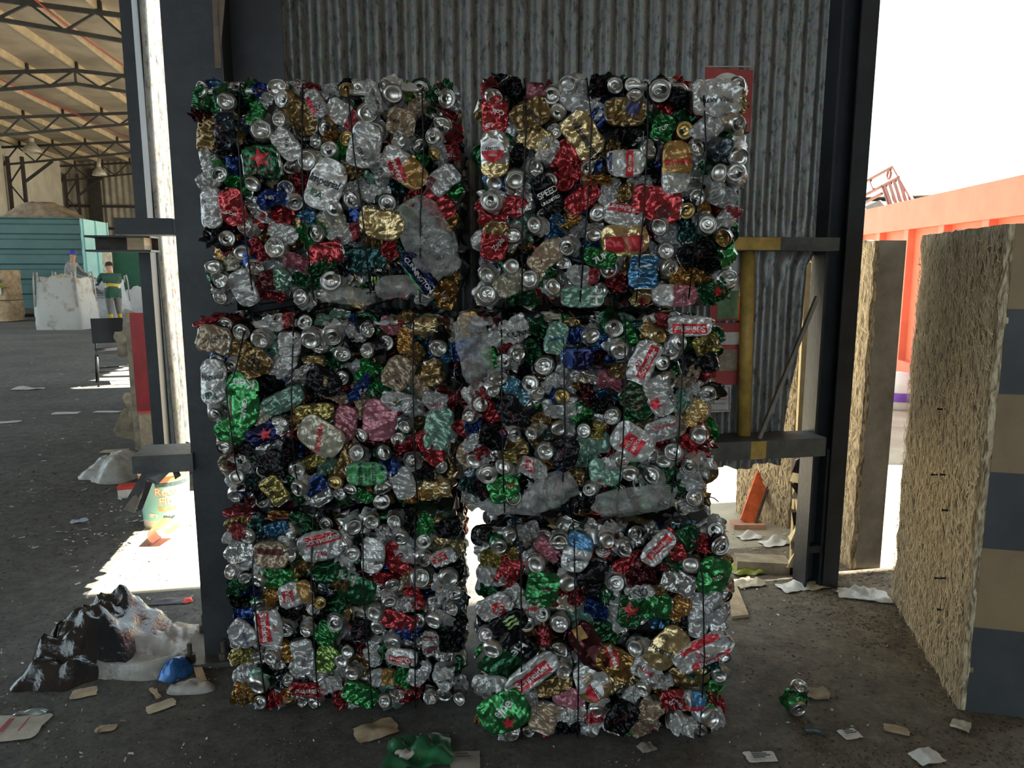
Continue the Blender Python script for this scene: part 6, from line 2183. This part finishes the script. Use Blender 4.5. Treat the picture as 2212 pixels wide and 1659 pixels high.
# ================================================================== PEOPLE
def skin_mesh(joints, edges, root, sub=2):
    me = bpy.data.meshes.new('figure'); me.from_pydata([j[0] for j in joints], edges, [])
    ob = bpy.data.objects.new('figure', me); COL.objects.link(ob)
    md = ob.modifiers.new('skin', 'SKIN'); md.use_smooth_shade = True
    sv = me.skin_vertices[0].data
    for i, j in enumerate(joints):
        sv[i].radius = j[1] if isinstance(j[1], tuple) else (j[1], j[1]); sv[i].use_root = (i == root)
    ss = ob.modifiers.new('sub', 'SUBSURF'); ss.levels = sub; ss.render_levels = sub
    dg = bpy.context.evaluated_depsgraph_get()
    out = bpy.data.meshes.new_from_object(ob.evaluated_get(dg))
    bpy.data.objects.remove(ob)
    return out
SKIN = mat('skin', (.42, .24, .16), .6, 0, .1, 10)
def person(label, loc, rz, pose, regions, mats_, cap=None, hair=None):
    """regions(co) -> material index; one continuous body mesh"""
    J, E = pose
    me = skin_mesh(J, E, 0)
    for m_ in mats_: me.materials.append(m_)
    for p in me.polygons:
        c = Vector((0,0,0))
        for i in p.vertices: c += me.vertices[i].co
        p.material_index = regions(c/len(p.vertices)); p.use_smooth = True
    t = thing('person', label, 'person', loc, rz); link('body', me, t)
    hd = Vector(pose_head(J))
    if cap:
        # cap: crown and peak on the head, facing +x
        m = MB(); m.lathe([(.104,-.005), (.106,.03), (.094,.075), (.06,.108), (.001,.118)], 18, 0, True, Mx(hd+Vector((-.005,0,.035)), 0, cap[1], 0, (1.08,.92,1))); m.obj('cap', cap[0], t)
        m = MB(); m.grid(lambda i, j: (.09+.085*j*(1-abs(2*i-1)**2*.4), (i-.5)*.15, .035-.02*j), 8, 4); m.obj('cap_peak', cap[0], t, M=Matrix.Translation(hd) @ Matrix.Rotation(pi if cap[2] else 0, 4, 'Z'))
    # face: nose, ears, eyes, mouth
    m = MB(); m.add([(.085,0,.02), (.088,-.017,-.03), (.088,.017,-.03), (.118,0,-.028)], [(0,1,3),(0,3,2),(1,2,3)]); m.obj('nose', SKIN, t, M=Matrix.Translation(hd))
    for s_ in (-1, 1):
        m = MB(); m.lathe([(.001,.01), (.018,.012), (.024,0), (.018,-.006), (.001,-.006)], 10, 0, True, Mx(hd+Vector((-.008, s_*.083, -.005)), s_*pi/2, 0, 0, (1,1.4,1))); m.obj('ear', SKIN, t)
        m = MB(); m.lathe([(.001,.006), (.010,.003), (.012,0)], 8, 0, True, Mx(hd+Vector((.086, s_*.033, .012)), 0, pi/2, 0)); m.obj('eye', SIGNB, t)
    m = MB(); m.box((.076,-.025,-.066), (.092,.025,-.058)); m.obj('mouth', mat('lips', (.3,.1,.08), .6), t, M=Matrix.Translation(hd))
    return t
def pose_head(J): return J[5][0]
def figure(H, lean, l_arm, r_arm, l_leg, r_leg, bulk=1.0):
    """x forward, y left; arms/legs given as joint positions"""
    hz = .52*H; b = bulk
    J = [((0,0,hz), (.13*b,.155*b)), ((lean*.35,0,hz+.14*H), (.125*b,.16*b)), ((lean*.75,0,hz+.25*H), (.125*b,.185*b)), ((lean,0,hz+.305*H), (.075,.085)), ((lean+.015,0,hz+.345*H), (.055,.055)),
         ((lean+.03,0,hz+.415*H), (.098,.083)), ((lean+.03,0,hz+.462*H), (.075,.068))]
    E = [(0,1),(1,2),(2,3),(3,4),(4,5),(5,6)]
    for s_, arm in ((1, l_arm), (-1, r_arm)):
        sh = len(J); J.append(((lean*.8, s_*.185*b, hz+.275*H), (.068*b,.068*b)))
        el, wr, ha = arm
        J += [(el, (.052*b,.052*b)), (wr, (.036,.036)), (ha, (.045,.026))]
        E += [(2,sh),(sh,sh+1),(sh+1,sh+2),(sh+2,sh+3)]
        hb = Vector(ha); d = (Vector(ha)-Vector(wr)).normalized(); sd = Vector((0,0,1)).cross(d); sd = sd.normalized() if sd.length > .1 else Vector((0,1,0)); up = d.cross(sd)
        for k in range(4):
            base = len(J); o = sd*(.036-.024*k); L = (.065,.075,.07,.055)[k]
            J += [(tuple(hb+d*.05+o), (.010,.010)), (tuple(hb+d*(.05+L*.55)+o-up*.01), (.009,.009)), (tuple(hb+d*(.05+L)+o-up*.03), (.008,.008))]
            E += [(sh+3,base),(base,base+1),(base+1,base+2)]
        base = len(J); J += [(tuple(hb+sd*.045*s_+d*.02-up*.01), (.011,.011)), (tuple(hb+sd*.06*s_+d*.055-up*.02), (.009,.009))]; E += [(sh+3,base),(base,base+1)]
    for s_, leg in ((1, l_leg), (-1, r_leg)):
        hp = len(J); J.append(((0, s_*.095*b, hz-.045*H), (.098*b,.098*b)))
        kn, an, to = leg
        J += [(kn, (.068*b,.068*b)), (an, (.047,.047)), ((an[0]+.05, an[1], .04), (.045,.035)), (to, (.042,.03))]
        E += [(0,hp),(hp,hp+1),(hp+1,hp+2),(hp+2,hp+3),(hp+3,hp+4)]
    return J, E
# worker in the blue cap, sorting over the bag, seen in profile facing right
P1 = figure(1.78, .14, ((.28,.24,1.16), (.50,.16,1.08), (.58,.15,1.06)), ((.26,-.24,1.16), (.48,-.16,1.06), (.56,-.15,1.04)),
            ((.03,.11,.5), (-.02,.12,.09), (.17,.12,.035)), ((.0,-.11,.5), (-.06,-.12,.09), (.13,-.12,.035)), 1.0)
GRYT = mat('grey_sweater', (.26, .25, .24), .9, 0, .12, 20); NAVYT = mat('navy_trousers', (.03,.035,.06), .85); SHOE = mat('dark_shoes', (.03,.03,.03), .6)
def reg1(c):
    if c.z < .10: return 3
    if c.z < .90: return 1
    if c.z > .52*1.78+.30*1.78 and abs(c.y) < .12: return 2
    if c.x > .47 and c.z < 1.2: return 2
    return 0
def glb(px, py, d): p = at_d(px, py, d); return p
w1p = at_z(128, 702); ped = .25
pl_ = thing('pallet', 'low timber pallet behind the dirty white bulk bag', 'pallet', (w1p.x, w1p.y+.75, 0))
for k in range(5):
    m = MB(); m.box((-.5, -.4+k*.18, ped-.025), (.5, -.3+k*.18, ped)); m.obj('deck_board', WOOD, pl_)
for x in (-.45, 0, .45):
    m = MB(); m.box((x-.045, -.4, 0), (x+.045, .42, ped-.025)); m.obj('bearer', WOOD, pl_)
person('man in grey sweater and blue cap leaning over the white bulk bag', (w1p.x-.05, w1p.y+.75, ped), -.05, P1, reg1, [GRYT, NAVYT, SKIN, SHOE], (mat('blue_cap', (.03,.05,.30), .7), .1, True))
# worker in green jacket seen from behind, facing left and away
P2 = figure(1.70, .10, ((.26,.25,1.22), (.46,.18,1.14), (.54,.17,1.12)), ((.20,-.27,1.16), (.44,-.22,1.14), (.52,-.2,1.13)),
            ((.02,.11,.47), (-.03,.12,.09), (.16,.12,.035)), ((.0,-.11,.47), (-.05,-.12,.09), (.14,-.12,.035)), 1.28)
GRNJ = mat('dark_green_jacket', (.025,.085,.06), .8, 0, .2, 12); REFL = mat('silver_reflective_band', (.55,.55,.52), .5); YELB = mat('yellow_band', (.62,.42,.03), .6); GRYP = mat('grey_work_trousers', (.19,.19,.18), .85, 0, .15, 12); HAIR = mat('dark_hair_cap', (.015,.015,.018), .8)
def reg2(c):
    if c.z < .09: return 6
    arm = c.x > .42 and abs(c.y) > .1 and c.z > 1.0
    if .17 < c.z < .29: return 3
    if c.z < .74: return 4
    if c.z > .52*1.7+.315*1.7 and abs(c.y) < .13: return 5
    if arm and c.x > .5: return 6
    if 1.03 < c.z < 1.07 and abs(c.y) < .28 and c.x < .3: return 2
    if 1.07 < c.z < 1.12 and abs(c.y) < .28 and c.x < .3: return 3
    if 1.12 < c.z < 1.15 and abs(c.y) < .28 and c.x < .3: return 2
    if .33 < c.x < .36 or .385 < c.x < .41: return 2
    return 0
w2p = at_z(250, 700)
person('worker in dark green jacket with yellow and silver bands standing by the bags', (w2p.x, w2p.y, 0), radians(140), P2, reg2, [GRNJ, GRNJ, REFL, YELB, GRYP, SKIN, HAIR], (HAIR, .1, False))
# worker in hi-vis vest at the cardboard bale
P3 = figure(1.72, .06, ((.20,.26,1.12), (.40,.20,1.05), (.48,.19,1.04)), ((.22,-.26,1.14), (.44,-.2,1.12), (.52,-.19,1.12)),
            ((.02,.11,.48), (-.02,.12,.09), (.17,.12,.035)), ((.06,-.11,.48), (.05,-.12,.09), (.24,-.12,.035)), 1.05)
HIV = mat('lime_hi_vis', (.38,.62,.03), .7, 0, .1, 12)
def reg3(c):
    if c.z < .09: return 3
    if .26 < c.z < .31 or .37 < c.z < .42: return 2
    if c.z < .92: return 1
    if 1.1 < c.z < 1.15 and c.x < .2: return 5
    if c.z > .52*1.72+.315*1.72 and abs(c.y) < .13: return 4
    if c.x > .45: return 4
    return 0
w3p = at_z(-12, 702)
person('worker in lime hi-vis vest and navy trousers at the cardboard bale', (w3p.x, w3p.y-.3, 0), radians(20), P3, reg3, [HIV, NAVYT, REFL, SHOE, SKIN, YELB], (HAIR, .0, False))
